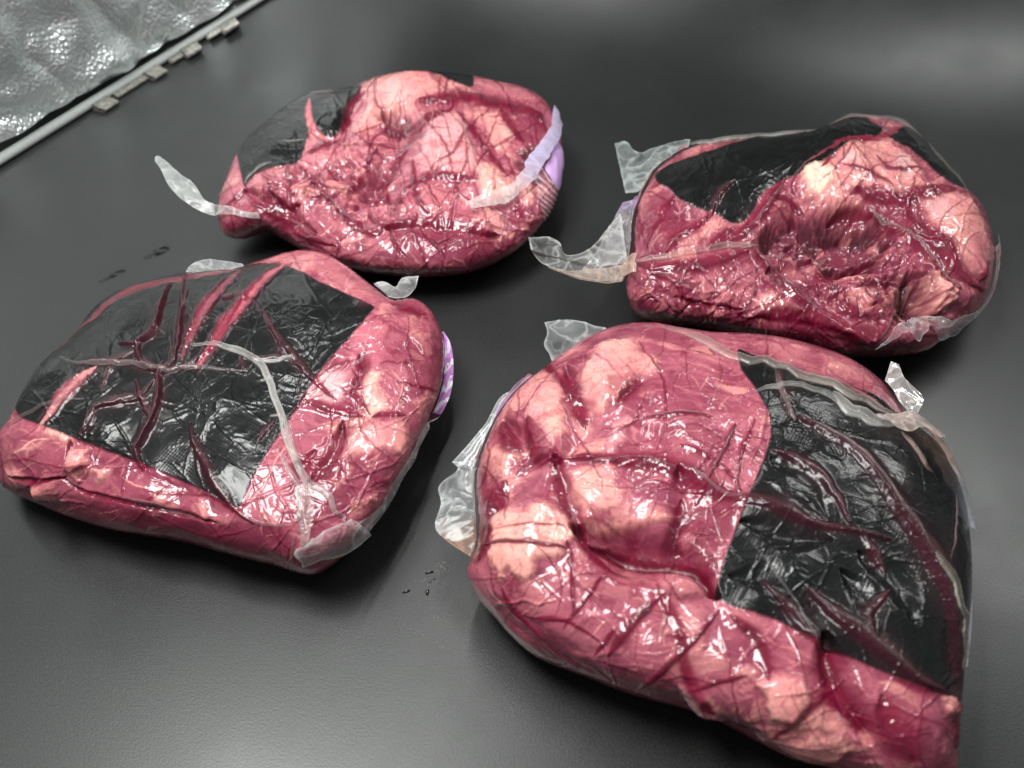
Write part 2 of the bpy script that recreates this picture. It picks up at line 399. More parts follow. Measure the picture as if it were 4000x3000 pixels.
    def muscle(s, pts, k=.75, dark=0.0, r=-.0006):
        dd = min(1, dark*1.4) if dark > 0 else dark; e = max(0, (dark-.6)/.4)
        c = (C_MUS_A*(1-dd)+C_MUS_D*dd)*(1-e)+C_DARK*e; s.region(pts, c, k, 16, 18, r, False, c*.7+(C_MUS_A*.8+C_MUS_B*.2)*.3, .10)
    def strokes(s, n, length, width, kind, k=.6, ang=0.0, spread=.6):
        rs = np.random.RandomState(s.seed*100+len(kind)+n); i = s.idx[s.p[s.idx] > .12]; pick = s.UV[rs.choice(i, n)]
        for c in pick:
            L_ = length*(.5+rs.rand()); a = ang + spread*rs.randn(); b = .5*rs.randn(); t = np.linspace(-.5, .5, 6)
            line = c + L_*np.stack([t*math.cos(a) - b*(t*t)*math.sin(a), t*math.sin(a) + b*(t*t)*math.cos(a)], -1) + rs.randn(6, 2)*L_*.02
            m, j = s._stroke(line, width*(.6+.8*rs.rand()), .7, .45)
            if not len(j): continue
            m = m*(1-s.padm[j]) if kind != 'ridge' else m
            if kind == 'fat': mm = (m*k*(.6+.5*rs.rand()))[:, None]; s.col[j] = s.col[j]*(1-mm) + (C_FAT_A*.6+C_FAT_B*.4)*mm; s.relief[j] += .0002*m
            elif kind == 'blood': mm = (m*k*(.5+.6*rs.rand()))[:, None]; s.col[j] = s.col[j]*(1-mm) + C_BLOOD*mm; s.relief[j] += .0003*m
            else: s.relief[j] += .00065*m*(1-.6*s.padm[j])
    def blood(s, pts, k=.7, soft=26): s.region(pts, C_BLOOD, k, soft, 20, -.0004, False, C_MUS_D, .0)
    def pad(s, pts, closed_soft=2.0):
        poly = smooth_poly(s.px(pts)); i = s.idx; sd = poly_sd(poly, s.UV[i], 20)
        # snap mesh vertices that lie next to the pad's edge onto it: a crisp cut edge
        near = np.where((np.abs(sd) < SP*.6) & s.I.ravel()[i] & (s.p[i] > .12))[0]
        if len(near):
            Q = s.UV[i[near]]; best = np.full(len(Q), 1e18); tgt = Q.copy()
            for a, b in zip(poly, np.roll(poly, -1, 0)):
                ab = b-a; t = np.clip(((Q-a)@ab)/(ab@ab+1e-9), 0, 1); pt = a+t[:, None]*ab
                dd = ((Q-pt)**2).sum(1); mm = dd < best; best[mm] = dd[mm]; tgt[mm] = pt[mm]
            dl = (tgt-Q); depth = ((s.Pf[i[near]]-CAMP)/s.d[i[near]])[:, 2]
            s.UV[i[near]] = tgt; s.d[i[near]] = rays(tgt); s.Pf[i[near]] = CAMP + s.d[i[near]]*depth[:, None]; sd[near] = .01
        m = sstep(-closed_soft, closed_soft, sd+1)
        s.padm[i] = np.maximum(s.padm[i], m)
        c = C_PAD*(1 + .5*fbm(s.Pf[i], 60, s.seed+7, 3))[:, None]
        s.col[i] = s.col[i]*(1-m[:, None]) + c*m[:, None]
        s.part[i[sd > -.5]] = 1
        s.relief[i] += .0006*m
    def hole(s, pts, w, col, k=.95, soft=.35):   # a stripe where the pad is parted and meat shows
        line = smooth_line(s.px(pts), False, 14); m, i = s._stroke(line, w, soft)
        n = 1+.25*fbm(s.Pf[i], 120, s.seed+3, 3)
        s.col[i] = s.col[i]*(1-m[:, None]*k) + np.array(col)*n[:, None]*m[:, None]*k
        on = i[(m > .5)]; s.part[on] = 0; s.padm[on] *= 0
    def _stroke(s, line, w, soft=.5, taper=.25, signed=False):
        i = s.idx; P = s.UV[i] + s.warp[i]*5
        lo, hi = line.min(0)-3*w-20, line.max(0)+3*w+20
        j = i[((P >= lo) & (P <= hi)).all(1)]
        if len(j) == 0: return (np.zeros(0), j) + ((np.zeros(0),) if signed else ())
        X = s.UV[j]+s.warp[j]*6; d, pos = seg_dist(line, X)
        ww = w*.5*(np.minimum(1, np.minimum(pos, 1-pos)/np.where(s.padm[j] > .5, .45, taper))**.8*.85+.15)*np.clip(1+.5*noise(s.Pf[j], 45, s.seed+2), .6, 1.5)
        r = d/np.maximum(ww, 1.0)
        m = sstep(1+soft, max(0, 1-soft), r)
        if not signed: return m, j
        k = np.clip((pos*(len(line)-1)).astype(int), 0, len(line)-2); a = line[k]; ab = line[k+1]-a
        sg = np.sign(ab[:, 0]*(X-a)[:, 1]-ab[:, 1]*(X-a)[:, 0])*np.sign(ab[:, 0]+.001)   # + below the line in the photo
        return m, j, r*sg
    def crease(s, pts, w, h=.0011, k=.95, col=None, soft=.55):
        w = w*s.map[2]; line = smooth_line(s.px(pts), False, 14)
        if col is not None:
            m, i = s._stroke(line, w*1.1, soft)
            if len(i): c = np.array(col); mm = (m*k)[:, None]; s.col[i] = s.col[i]*(1-mm) + c*mm; s.relief[i] += h*m
            return
        # blood pooled beside the fold shows through as a soft crimson halo
        m, i = s._stroke(line, w*3.2, .95)
        if not len(i): return
        mm = (m*.45*(1-s.padm[i])*np.clip(.7+.8*noise(s.Pf[i], 60, s.seed+6), 0, 1))[:, None]; s.col[i] = s.col[i]*(1-mm) + np.array((.20, .008, .035))*mm
        m, i = s._stroke(line, w*3.4, .95); mm = (m*.42*s.padm[i]*np.clip(.8+.7*noise(s.Pf[i], 50, s.seed+9), 0, 1))[:, None]; s.col[i] = s.col[i]*(1-mm) + np.array((.040, .014, .019))*mm  # mauve halo on the pad: lit top of the film painted in
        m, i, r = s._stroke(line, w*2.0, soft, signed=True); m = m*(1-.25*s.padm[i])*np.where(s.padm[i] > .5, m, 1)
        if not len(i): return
        pm = s.padm[i][:, None]; up = sstep(.5, -.9, r)[:, None]        # upper flank: thinner blood, and a film highlight painted in as paler colour
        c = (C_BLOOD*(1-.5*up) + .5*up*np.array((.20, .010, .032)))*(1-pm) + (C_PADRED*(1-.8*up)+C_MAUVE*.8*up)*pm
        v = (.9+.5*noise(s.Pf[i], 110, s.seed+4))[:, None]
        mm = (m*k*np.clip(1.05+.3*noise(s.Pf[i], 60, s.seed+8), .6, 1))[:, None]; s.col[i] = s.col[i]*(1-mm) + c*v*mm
        if h > 0:
            m2, i2, r2 = s._stroke(line, w*3.4, 1.0, signed=True)       # tent of film: sharp below, long slope above
            rr = r2*1.7/.5; a = np.where(r2 > 0, sstep(.62, .05, r2), sstep(1.15, .0, -r2)**1.3); s.relief[i2] += h*a*(.45+.1*s.padm[i2])
        else:
            m2, i2 = s._stroke(line, w*1.1, .9); s.relief[i2] += h*m2
    def ragged(s, pts, amp, scale=95):
        i = s.idx; m = sstep(-40, 60, poly_sd(s.px(pts), s.UV[i], 80)); P = s.Pf[i]; w = .006*np.stack([noise(P, 60, s.seed+k) for k in (511, 512, 513)], -1)
        n = fbm(P+w, scale, s.seed+500, 3); rd = np.abs(fbm(P+w, scale*.7, s.seed+504, 2))
        s.relief[i] += amp*m*(n - 1.2*sstep(.22, 0, rd)); mm = (.55*m*sstep(.16, 0, rd))[:, None]; s.col[i] = s.col[i]*(1-mm) + C_MUS_D*mm
        mm = (.5*m*sstep(.25, .6, n))[:, None]; s.col[i] = s.col[i]*(1-mm) + C_FAT_B*mm
    def trough(s, pts, w, h):
        m, i = s._stroke(smooth_line(s.px(pts), False, 14), w*s.map[2], 1.0, .35); s.relief[i] += h*m
    def lump(s, x, y, r, h):
        c = s.px((x, y)); r = r*s.map[2]; q = ((s.UV[s.idx]-c)**2).sum(1)/(r*r); s.relief[s.idx] += h*np.exp(-q*1.5)
    def calm_area(s, pts, k=.85):
        s.calm[s.idx] = np.maximum(s.calm[s.idx], k*sstep(-30, 30, poly_sd(s.px(pts), s.UV[s.idx])))
    # ---- geometry
    def finish(s, amp=1.0):
        i = s.idx; P = s.Pf[i]; sd = s.seed; pm = s.padm[i]
        w = .006*np.stack([noise(P, 45, sd+k) for k in (211, 212, 213)], -1)
        r = .0022*fbm(P, 30, sd+100, 2) + .0003*fbm(P+w, 75, sd+110, 2)
        r += .0006*sstep(.16, 0, np.abs(fbm(P+w, 48, sd+120, 2)))*sstep(-.1, .3, noise(P, 28, sd+130))        # random film wrinkles
        r += .0002*sstep(.2, 0, np.abs(noise(P+w, 130, sd+121)))*sstep(0, .4, noise(P, 33, sd+131))
        s.relief[i] += amp*r*(1-s.calm[i])*(1-.35*pm)
        rel = s.relief*np.clip(s.p*2.6, 0, 1)
        nrm = s.grid_normals(s.Pf)
        s.Pf = s.Pf + nrm*rel[:, None]
        z = s.Pf[:, 2]; s.Pf[:, 2] = np.maximum(z, .0008)
        # one closed surface: front verts + back verts, the rim shared
        H, Wd = s.shape; use = s.use.reshape(s.shape); I = s.I
        fid = -np.ones(H*Wd, int); fid[i] = np.arange(len(i))
        bid = fid.copy(); inn = np.where(I.ravel())[0]; bid[inn] = len(i) + np.arange(len(inn))
        V = np.vstack([s.Pf[i], s.Pb[inn]])
        q = use[:-1, :-1] & use[1:, :-1] & use[:-1, 1:] & use[1:, 1:]
        any_in = I[:-1, :-1] | I[1:, :-1] | I[:-1, 1:] | I[1:, 1:]
        ys, xs = np.where(q & any_in)
        k = ys*Wd + xs
        quad = np.stack([k+Wd, k+Wd+1, k+1, k], -1)
        Ff = fid[quad]; Fb = bid[quad][:, ::-1]
        rimface = ~I.ravel()[quad].any(1)
        Fall = np.vstack([Ff, Fb])
        N = np.zeros_like(V); e1 = V[Fall[:, 2]]-V[Fall[:, 0]]; e2 = V[Fall[:, 3]]-V[Fall[:, 1]]; fn = np.cross(e1, e2)
        for c in range(4): np.add.at(N, Fall[:, c], fn)
        N /= np.linalg.norm(N, axis=1)[:, None]+1e-12
        # underside colour from its own position
        Pb = s.Pb[inn]; f = np.clip(.45+.5*fbm(Pb, 40, sd+140, 3), 0, 1)[:, None]
        cb = C_MUS_D*(1-f) + C_MUS_A*f
        colr = np.vstack([s.col[i], cb]); colr = np.clip(np.c_[colr, np.ones(len(colr))], 0, 1)
        lab = s.part[quad]; lab = np.where((lab == 1).sum(1) >= 3, 1, np.where((lab > 9).all(1) & (lab.max(1) == lab.min(1)), lab[:, 0], 0))
        def emit(name, F, material):
            u, inv = np.unique(F, return_inverse=True)
            return make_mesh(name, V[u], inv.reshape(F.shape), material, s.root, colr[u], True, N[u])
        s.meat = emit('meat', np.vstack([Ff[lab == 0], Fb]), M_MEAT)
        if (lab == 1).any(): s.padobj = emit('absorbent_pad', Ff[lab == 1], M_PAD)
        for L in np.unique(lab[lab > 9]):
            F = Ff[lab == L]
            if len(F) > 60: emit('fat_patch', F, M_MEAT)
            else: emit('fat_patch', F, M_MEAT) if len(F) else None
        s.nrm = s.grid_normals(s.Pf)
    def grid_normals(s, P):
        G = P.reshape(s.shape+(3,)); gy = np.gradient(G, axis=0); gx = np.gradient(G, axis=1)
        n = np.cross(gy, gx).reshape(-1, 3); l = np.linalg.norm(n, axis=1)[:, None]+1e-12; n = n/l
        flip = (n*s.d).sum(1) > 0; n[flip] *= -1
        bad = ~s.use | s.rim.ravel(); dn = s.d/np.linalg.norm(s.d, axis=1)[:, None]; n[bad] = -dn[bad]
        return n
    def where(s, UV, lift=.0, drop=0.0, zadd=0.0):          # points on the front surface, or beside the pack at rim height
        UV = np.asarray(UV, float); g = (UV-s.lo)/SP; H, W = s.shape
        gi = np.clip(np.floor(g).astype(int), 0, [W-2, H-2]); f = np.clip(g-gi, 0, 1)
        k = gi[:, 1]*W + gi[:, 0]; ok = s.use[k] & s.use[k+1] & s.use[k+W] & s.use[k+W+1] & inside(s.ol, UV)
        def lerp(A): return (A[k]*((1-f[:, :1])*(1-f[:, 1:])) + A[k+1]*(f[:, :1]*(1-f[:, 1:])) + A[k+W]*((1-f[:, :1])*f[:, 1:]) + A[k+W+1]*(f[:, :1]*f[:, 1:]))
        Pi = lerp(s.Pf) + lerp(s.nrm)*lift
        near = s.nearest(UV); dist = np.sqrt(((UV-s.ol[near])**2).sum(1))
        Po = at_z(UV, np.maximum(s.oz[near] + lift - drop*dist*.00014 + zadd, .0012))
        return np.where(ok[:, None], Pi, Po)
    # ---- loose film
    def fold(s, pts, w, h=.003, milk=.5, tint=(.80, .74, .70), name='film_fold'):
        w = w*s.map[2]; line = smooth_line(s.px(pts), False, 6); n = len(line)
        tg = np.gradient(line, axis=0); tg /= np.linalg.norm(tg, axis=1)[:, None]+1e-9; nr = np.stack([-tg[:, 1], tg[:, 0]], -1)
        prof = ((-.5, -.05, .05), (-.42, .5, .85), (-.2, .9, .42), (.1, 1.0, .34), (.38, .6, .8), (.5, -.05, .05)); kk = len(prof)
        pos = np.linspace(0, 1, n); tp = np.clip(np.minimum(pos, 1-pos)/.22, 0, 1)**.8
        wig = np.interp(np.arange(n), np.arange(0, n+8, 8), np.random.RandomState(s.seed+n).randn(len(np.arange(0, n+8, 8))))*.22
        mod = np.interp(np.arange(n), np.arange(0, n+14, 14), np.random.RandomState(s.seed+n+7).rand(len(np.arange(0, n+14, 14))))
        h = min(h*.42, .0022); V, C = [], []
        for (o, hh, ak) in prof:
            UV = line + nr*((o+wig)*w*(.25+.75*tp))[:, None]
            base = s.where(UV, .0002); nn = -(base-CAMP); nn /= np.linalg.norm(nn, axis=1)[:, None]
            nn = nn*.5 + np.array([0, 0, .7])
            V.append(base + nn*(h*hh*tp)[:, None])
            a = milk*1.15*ak*(.5+.5*tp)*(.55+.8*mod); C.append(np.c_[np.tile(tint, (n, 1)), np.clip(a, .03, .95)])
        V = np.stack(V, 1).reshape(-1, 3); C = np.stack(C, 1).reshape(-1, 4)
        F = [(a*kk+b, a*kk+b+1, (a+1)*kk+b+1, (a+1)*kk+b) for a in range(n-1) for b in range(kk-1)]
        return make_mesh(name, V, F, M_FILM, s.root, C)
    def flap(s, A, B, milk=.4, crink=.0016, lift=.0012, drop=.4, tint=(.80, .82, .82), rim=.35, name='seal_flap', paint=None, step=5.0, material=None, freq=48, endz=None):
        A = smooth_line(s.px(A), False, 4); B = smooth_line(s.px(B), False, 4)
        LA = max(np.linalg.norm(np.diff(A, axis=0), axis=1).sum(), np.linalg.norm(np.diff(B, axis=0), axis=1).sum())
        nu = max(6, int(LA/step)); nv = max(5, int(np.linalg.norm(A-B[np.linspace(0, len(B)-1, len(A)).astype(int)], axis=1).max()/step)+1)
        def rs(L): q = np.linspace(0, len(L)-1, nu); return np.stack([np.interp(q, np.arange(len(L)), L[:, k]) for k in range(2)], -1)
        A, B = rs(A), rs(B); v = np.linspace(0, 1, nv)
        UV = A[:, None]*(1-v)[None, :, None] + B[:, None]*v[None, :, None]
        U, Vv = np.meshgrid(np.linspace(0, 1, nu), v, indexing='ij')
        za = 0.0 if endz is None else endz[0] + (endz[1]-endz[0])*U.ravel()
        P = s.where(UV.reshape(-1, 2), lift, drop, za)
        G = P.reshape(nu, nv, 3)
        for _ in range(6):
            q = np.pad(G, ((1, 1), (1, 1), (0, 0)), 'reflect', reflect_type='odd'); G = (4*G + q[:-2, 1:-1]+q[2:, 1:-1]+q[1:-1, :-2]+q[1:-1, 2:])/8
        P = G.reshape(-1, 3)
        w = .004*np.stack([noise(P, 70, s.seed+k) for k in (311, 312, 313)], -1)
        rd = np.abs(fbm(P+w, freq, s.seed+300, 2)); r2 = np.abs(noise(P+w, freq*2.6, s.seed+301))
        toc = -(P-CAMP); toc /= np.linalg.norm(toc, axis=1)[:, None]
        nn = toc*.6 + np.array([0, 0, .5])
        P = P + nn*((.9-1.8*rd - .5*r2)*crink)[:, None]
        # ragged free edge
        line = sstep(.10, 0, rd) + .5*sstep(.12, 0, r2)
        edge = np.maximum.reduce([sstep(.10, 0, Vv.ravel()), sstep(.90, 1, Vv.ravel()), sstep(.04, 0, U.ravel()), sstep(.96, 1, U.ravel())])
        a = milk*(.75+.5*fbm(P, 60, s.seed+302, 2)) + .30*line + rim*edge
        C = np.c_[np.tile(tint, (len(P), 1)), np.clip(a, .05, .97)]
        if paint is not None: C = paint(U.ravel(), Vv.ravel(), P, C)
        P[:, 2] = np.maximum(P[:, 2], .0012)
        F = [(a_*nv+b, a_*nv+b+1, (a_+1)*nv+b+1, (a_+1)*nv+b) for a_ in range(nu-1) for b in range(nv-1)]
        o = make_mesh(name, P, F, material or (M_PRINT if name == 'printed_film' else M_FILM), s.root, C)
        return o
def smooth_poly(p, step=10):
    out = []
    for a, b in zip(p, np.roll(p, -1, 0)):
        n = max(1, int(np.linalg.norm(b-a)/step)); out.append(a + (b-a)*np.linspace(0, 1, n, endpoint=False)[:, None])
    q = np.vstack(out)
    for _ in range(2): q = .25*np.roll(q, 1, 0)+.5*q+.25*np.roll(q, -1, 0)
    return q
PACKS = []
# ================================================================== front left pack
fl = Pack((0, 900, 1900/2212), [(-14,960),(0,905),(45,845),(120,700),(200,590),(330,470),(440,338),(560,265),(700,225),(850,190),(1060,170),(1200,130),(1300,100),(1390,88),(1480,105),(1560,150),(1640,210),(1720,270),(1785,315),(1880,308),(1950,350),(1995,420),(2018,500),(2018,640),(2000,740),(1960,850),(1905,970),(1830,1130),(1745,1260),(1655,1400),(1560,1485),(1480,1545),(1430,1565),(1370,1562),(1250,1528),(1140,1500),(1000,1462),(820,1415),(640,1385),(500,1360),(380,1325),(250,1280),(150,1235),(60,1195),(0,1150),(-14,1060)],
          .033, .021, .050, .05, 1.9, 1, 'meat_pack', 'raw beef pack mostly covered by a creased black pad, purple print along its right edge')
p = fl
p.base(pale=.05, dark=-.1, fibre=(1, -.5), marble=.30)
p.muscle([(0,950),(210,930),(330,960),(320,1100),(100,1110),(0,1080)], .6, .1)
p.muscle([(1350,1050),(1560,1060),(1700,1010),(1820,1020),(1800,1130),(1700,1260),(1560,1330),(1400,1230),(1340,1150)], .8, .25)
p.muscle([(380,1130),(650,1080),(900,1190),(1080,1290),(1000,1330),(700,1270),(420,1220)], .55, .1)
p.muscle([(1820,520),(1990,470),(2010,650),(1950,800),(1880,780),(1850,640)], .6, 0)
p.muscle([(0,1150),(150,1190),(420,1230),(950,1320),(1330,1345),(1340,1560),(1100,1500),(700,1400),(300,1300),(60,1200)], .85, .45)  # lower front wall: its shade is put into the muscle colour
p.muscle([(1430,1430),(1640,1380),(1780,1180),(1850,1080),(1800,1200),(1600,1460),(1450,1560),(1330,1560),(1330,1480)], .8, .4)  # right end of that wall, shade painted in likewise
p.region([(1450,640),(1590,640),(1560,760),(1500,790),(1400,760),(1380,740)], C_PALE, .85, 20, 12, .0004)  # pale band: sheen of the film painted as colour
p.region([(1640,430),(1730,420),(1760,560),(1700,640),(1600,640),(1600,520)], C_MUS_B*1.25, .7, 20, 12)
p.fat([(1690,640),(1735,650),(1725,720),(1765,800),(1725,835),(1620,885),(1550,905),(1500,935),(1475,885),(1560,860),(1650,830),(1670,760),(1650,700)], .95, 2)
p.fat([(1500,960),(1620,900),(1700,880),(1850,880),(1872,950),(1825,1020),(1700,1000),(1580,1040),(1500,1080),(1450,1110),(1480,1020)], .92, 0)
p.fat([(1270,120),(1390,105),(1480,130),(1560,180),(1640,250),(1700,330),(1600,290),(1480,220),(1380,165)], .8, 3)
p.fat([(1330,130),(1420,140),(1440,170),(1360,165)], .7, 0, part=False)
p.fat([(300,1030),(340,985),(400,1005),(405,1080),(365,1135),(300,1110)], .92, 0, .003); p.fat([(430,1085),(485,1075),(490,1115),(440,1135)], .9, 2, .002)
p.fat([(150,1165),(200,1132),(242,1160),(232,1222),(178,1222)], .92, 0, .003); p.fat([(40,1105),(90,1085),(125,1150),(75,1175)], .8, 0, .002)
p.fat([(205,895),(270,900),(335,945),(300,962),(245,935)], .9, 2, .001); p.fat([(705,1205),(745,1185),(775,1265),(730,1280)], .85, 0, .001)
p.fat([(885,1225),(930,1228),(950,1292),(900,1305)], .85, 0, .001); p.fat([(960,1290),(1050,1325),(1030,1350),(980,1345)], .7, 3)
p.fat([(1895,785),(1960,748),(1975,772),(1915,808)], .8, 0); p.fat([(1640,1245),(1690,1190),(1720,1190),(1680,1260)], .6, 0)
p.fat([(1600,1270),(1640,1240),(1640,1290),(1600,1310)], .6, 2); p.fat([(1740,345),(1785,350),(1765,385),(1715,380)], .8, 0); p.fat([(1840,395),(1885,380),(1895,415),(1850,420)], .7, 0)
p.fat([(1500,1160),(1570,1130),(1600,1090),(1560,1140),(1520,1180)], .6, 2)
p.fat([(60,1010),(120,980),(200,990),(180,1010),(100,1020)], .5, 0); 
for a in ([(1260,1050),(1210,1150),(1140,1240)], [(1225,1130),(1190,1140)], [(1550,1080),(1500,1150)], [(1300,980),(1250,1060)], [(1820,900),(1880,830)], [(1780,640),(1830,700),(1810,780)], [(100,1010),(160,960),(250,950)], [(560,1120),(620,1160),(700,1180)]):
    p.crease(a, 6, .0003, .55, C_FAT_A)
p.blood([(1340,1040),(1480,1000),(1560,880),(1600,900),(1500,1100),(1400,1180)], .7); p.blood([(1360,760),(1640,860),(1580,895),(1400,810)], .5); p.blood([(1340,1200),(1560,1300),(1440,1400),(1350,1380)], .55)
p.blood([(60,1200),(400,1240),(950,1330),(1330,1360),(1330,1450),(900,1400),(400,1300)], .4, 40); p.blood([(330,960),(620,1060),(1060,1260),(1000,1260),(600,1090),(340,1000)], .5); p.blood([(1650,540),(1700,560),(1640,720),(1590,760)], .6, 18); p.blood([(1780,320),(1900,315),(1980,400),(1860,370)], .5)
p.strokes(190, 60, 4.5, 'fat', .45, -.45); p.strokes(95, 330, 10, 'blood', .8, -.45+.9, .9)
p.pad([(95,852),(66,800),(118,690),(196,590),(326,470),(436,335),(556,262),(700,222),(850,188),(1060,168),(1180,150),(1290,156),(1450,235),(1580,295),(1707,355),(1640,430),(1560,520),(1450,650),(1330,830),(1240,975),(1150,1130),(1090,1270),(1000,1225),(900,1170),(640,1058),(400,968),(210,895)])
p.hole([(440,625),(375,680),(320,730),(260,800),(185,905)], 40, (.50,.19,.19), .9, .6); p.hole([(1310,140),(1200,230),(1110,330),(1020,440),(960,540),(890,640)], 40, (.42,.07,.10), .9, .7)
p.hole([(1090,185),(1010,260),(930,370),(870,480),(830,590)], 38, (.20,.03,.05), .75, .8); p.hole([(300,500),(420,400),(560,290),(680,250),(820,222),(950,200),(1080,180)], 30, (.17,.018,.035), .92)
p.hole([(330,470),(250,550)], 20, (.17,.018,.035), .8)
for a, w, h in (([(780,250),(740,330),(720,410),(690,480),(620,520),(550,522)],20,.0030), ([(850,190),(840,240),(790,262)],16,.0012), ([(860,270),(838,350),(820,480),(800,600)],16,.0018),
    ([(620,520),(640,600),(720,640),(745,600)],26,.0018), ([(720,650),(722,760),(700,850),(660,930),(620,1010),(650,1090)],30,.0028), ([(620,680),(650,780),(690,870)],18,.0016),
    ([(630,745),(560,765),(500,790),(440,815)],16,.0016), ([(440,812),(425,870),(370,940)],16,.0014), ([(460,605),(560,580),(620,545)],12,.0014),
    ([(1110,300),(1160,330),(1220,420),(1270,510),(1320,560),(1380,640),(1430,690),(1530,775)],18,.0020), ([(1380,770),(1460,800),(1560,835),(1660,850)],20,.0016),
    ([(870,880),(880,960),(930,1060),(990,1170),(1060,1260),(1150,1330)],26,.0026), ([(1090,580),(1115,640)],12,.001), ([(990,260),(1010,310),(1090,290),(1130,330)],16,.0012), ([(1270,530),(1290,585)],16,.001),
    ([(1640,560),(1640,650),(1600,750)],30,-.001), ([(1560,870),(1545,960),(1480,1070),(1400,1150)],42,-.002), ([(1440,1000),(1380,1060),(1360,1120)],26,-.001),
    ([(50,1115),(150,1140),(300,1122)],14,-.0025), ([(260,1112),(330,1165),(420,1205),(700,1260),(1000,1330)],16,-.002), ([(320,955),(298,1060)],14,-.0015),
    ([(1690,850),(1740,840),(1850,838)],14,.0008), ([(1690,840),(1620,760),(1600,720)],14,.001), ([(1180,960),(1250,870)],14,.001), ([(1340,760),(1400,740)],14,.001),
    ([(1780,330),(1860,360),(1950,380)],20,-.001), ([(1610,330),(1680,350)],14,.001)): p.crease(a, w, h)
for a, w, h in (([(850,190),(832,300),(818,480),(790,600),(735,655),(722,760),(700,850),(640,960),(620,1010),(655,1095)],18,.003), ([(400,600),(600,612),(740,640),(900,625)],16,.002), ([(1110,300),(1020,440),(940,560),(800,640),(730,655)],14,.0015), ([(730,655),(640,760),(540,780),(440,815),(360,940)],18,.002), ([(1090,575),(1180,590),(1290,588),(1380,640)],12,.0015), ([(780,255),(735,335),(715,420),(640,525),(645,600),(690,645)],18,.003), ([(560,580),(500,640),(460,740)],14,.0015)): p.crease(a, w, h, .75)
for x, y, r, h in ((900,350,110,.002),(1000,760,150,.003),(1350,420,150,.003),(560,420,110,.002),(480,900,120,.002),(1020,1080,120,.003),(300,640,130,.002),(1120,950,150,.002),(560,680,90,.001),(1330,660,80,.001),
    (1700,720,120,.002),(350,1060,60,.003),(200,1180,50,.004),(120,1000,110,.003),(650,1210,120,.002),(900,1260,110,.0015),(1480,1150,110,.001)): p.lump(x, y, r, h)
for a, w in (([(462,640),(400,690),(345,740),(285,810),(205,915)],12), ([(415,612),(350,668),(296,720),(236,788),(165,890)],10), ([(1330,150),(1222,240),(1135,340),(1045,450),(985,545),(905,660)],14), ([(1285,135),(1178,220),(1085,320),(995,430),(935,530),(880,620)],12), ([(1110,195),(1030,270),(950,380),(890,490),(850,600)],12), ([(1068,185),(990,252),(910,360),(850,470),(815,580)],12)): p.crease(a, w, .0012, .7)
p.strokes(34, 300, 9, 'ridge', 1, -.45+.4, 1.0)
p.finish()
for a, w, h, mk, tint in (([(870,528),(980,520),(1080,558),(1160,595),(1210,640),(1240,740),(1270,830),(1310,960),(1350,1080),(1400,1180)],36,.004,.85,(.84,.80,.76)), ([(1160,597),(1230,598),(1310,588),(1345,602)],18,.002,.75,(.8,.76,.72)),
    ([(280,585),(350,615),(470,610),(600,622),(760,638),(900,630),(1020,638),(1130,645)],24,.0035,.45,(.50,.38,.37)), ([(0,912),(120,840),(250,790),(390,770)],18,.003,.36,(.44,.32,.32)),
    ([(1230,850),(1290,860),(1340,1000),(1380,1110),(1470,1180),(1540,1270),(1595,1340)],34,.004,.6,(.84,.72,.70)), ([(1250,990),(1320,1100),(1360,1200),(1375,1320),(1385,1430)],30,.004,.55,(.84,.72,.70)),
    ([(1690,420),(1650,560),(1590,640)],16,.0015,.28,(.9,.8,.8)), ([(1320,1560),(1340,1400),(1390,1330)],14,.003,.3,(.8,.6,.6)), ([(560,1215),(700,1250),(880,1310)],22,.002,.22,(.9,.75,.75)), ([(1090,1280),(1180,1330),(1330,1340)],18,.002,.25,(.9,.72,.72))): p.fold(a, w, h, mk, tint)
p.flap([(1345,1180),(1365,1290),(1378,1425)], [(1420,1165),(1432,1260),(1400,1425)], .34, .0012, .004, tint=(.62,.50,.48), name='film_fold', rim=.2)
def purple_print(u, v, P, C):
    q = np.stack([u*20, v*4, 0*u], -1); w = noise(q*np.array([.35, .6, 1]), 1, 41)
    s_ = np.sin((u*44 + v*5.0 + 2.6*w)); gate = noise(q*np.array([.9, .9, 1]), 1, 47)
    ink = ((s_ > .35) & (gate > -.28)).astype(float)[:, None]
    dark = .75+.35*noise(q, .8, 44)[:, None]
    body = np.where((u < .62)[:, None], np.array([[.60,.26,.64]])*dark*np.where(u < .2, 1.5, 1.0)[:, None], np.array([[.22,.05,.09]]))
    col = body*(1-ink) + np.array([[.80,.74,.84]])*ink
    a = np.where(u < .62, .97, .30+.55*ink[:, 0])
    return np.c_[col, a]
p.flap([(2012,462),(2022,540),(2016,650),(1995,745),(1955,845),(1900,970),(1870,1040)], [(2018,462),(2050,520),(2062,620),(2050,740),(2000,845),(1935,900),(1890,1040)], .9, .0008, .001, .8, name='printed_film', paint=purple_print, step=3.5, rim=0)
p.flap([(1925,865),(1850,1010),(1780,1130),(1700,1260),(1600,1340)], [(1938,905),(1885,1010),(1815,1130),(1730,1270),(1650,1380)], .36, .0012, .003, .5, rim=.4, step=5, tint=(.82,.80,.82))
p.flap([(1600,1320),(1520,1350),(1440,1395),(1352,1450)], [(1665,1370),(1590,1430),(1480,1480),(1380,1510)], .13, .0018, .0045, .5, rim=.5, freq=45)
p.flap([(845,190),(870,160),(930,135),(1010,138),(1100,150)], [(860,200),(920,195),(980,185),(1060,180),(1110,165)], .40, .002, .0, .3, rim=.3)
p.flap([(1690,255),(1740,235),(1800,262),(1830,220),(1905,212)], [(1740,300),(1770,305),(1805,312),(1850,300),(1890,262)], .42, .003, .002, .3, rim=.4)
PACKS.append(p)

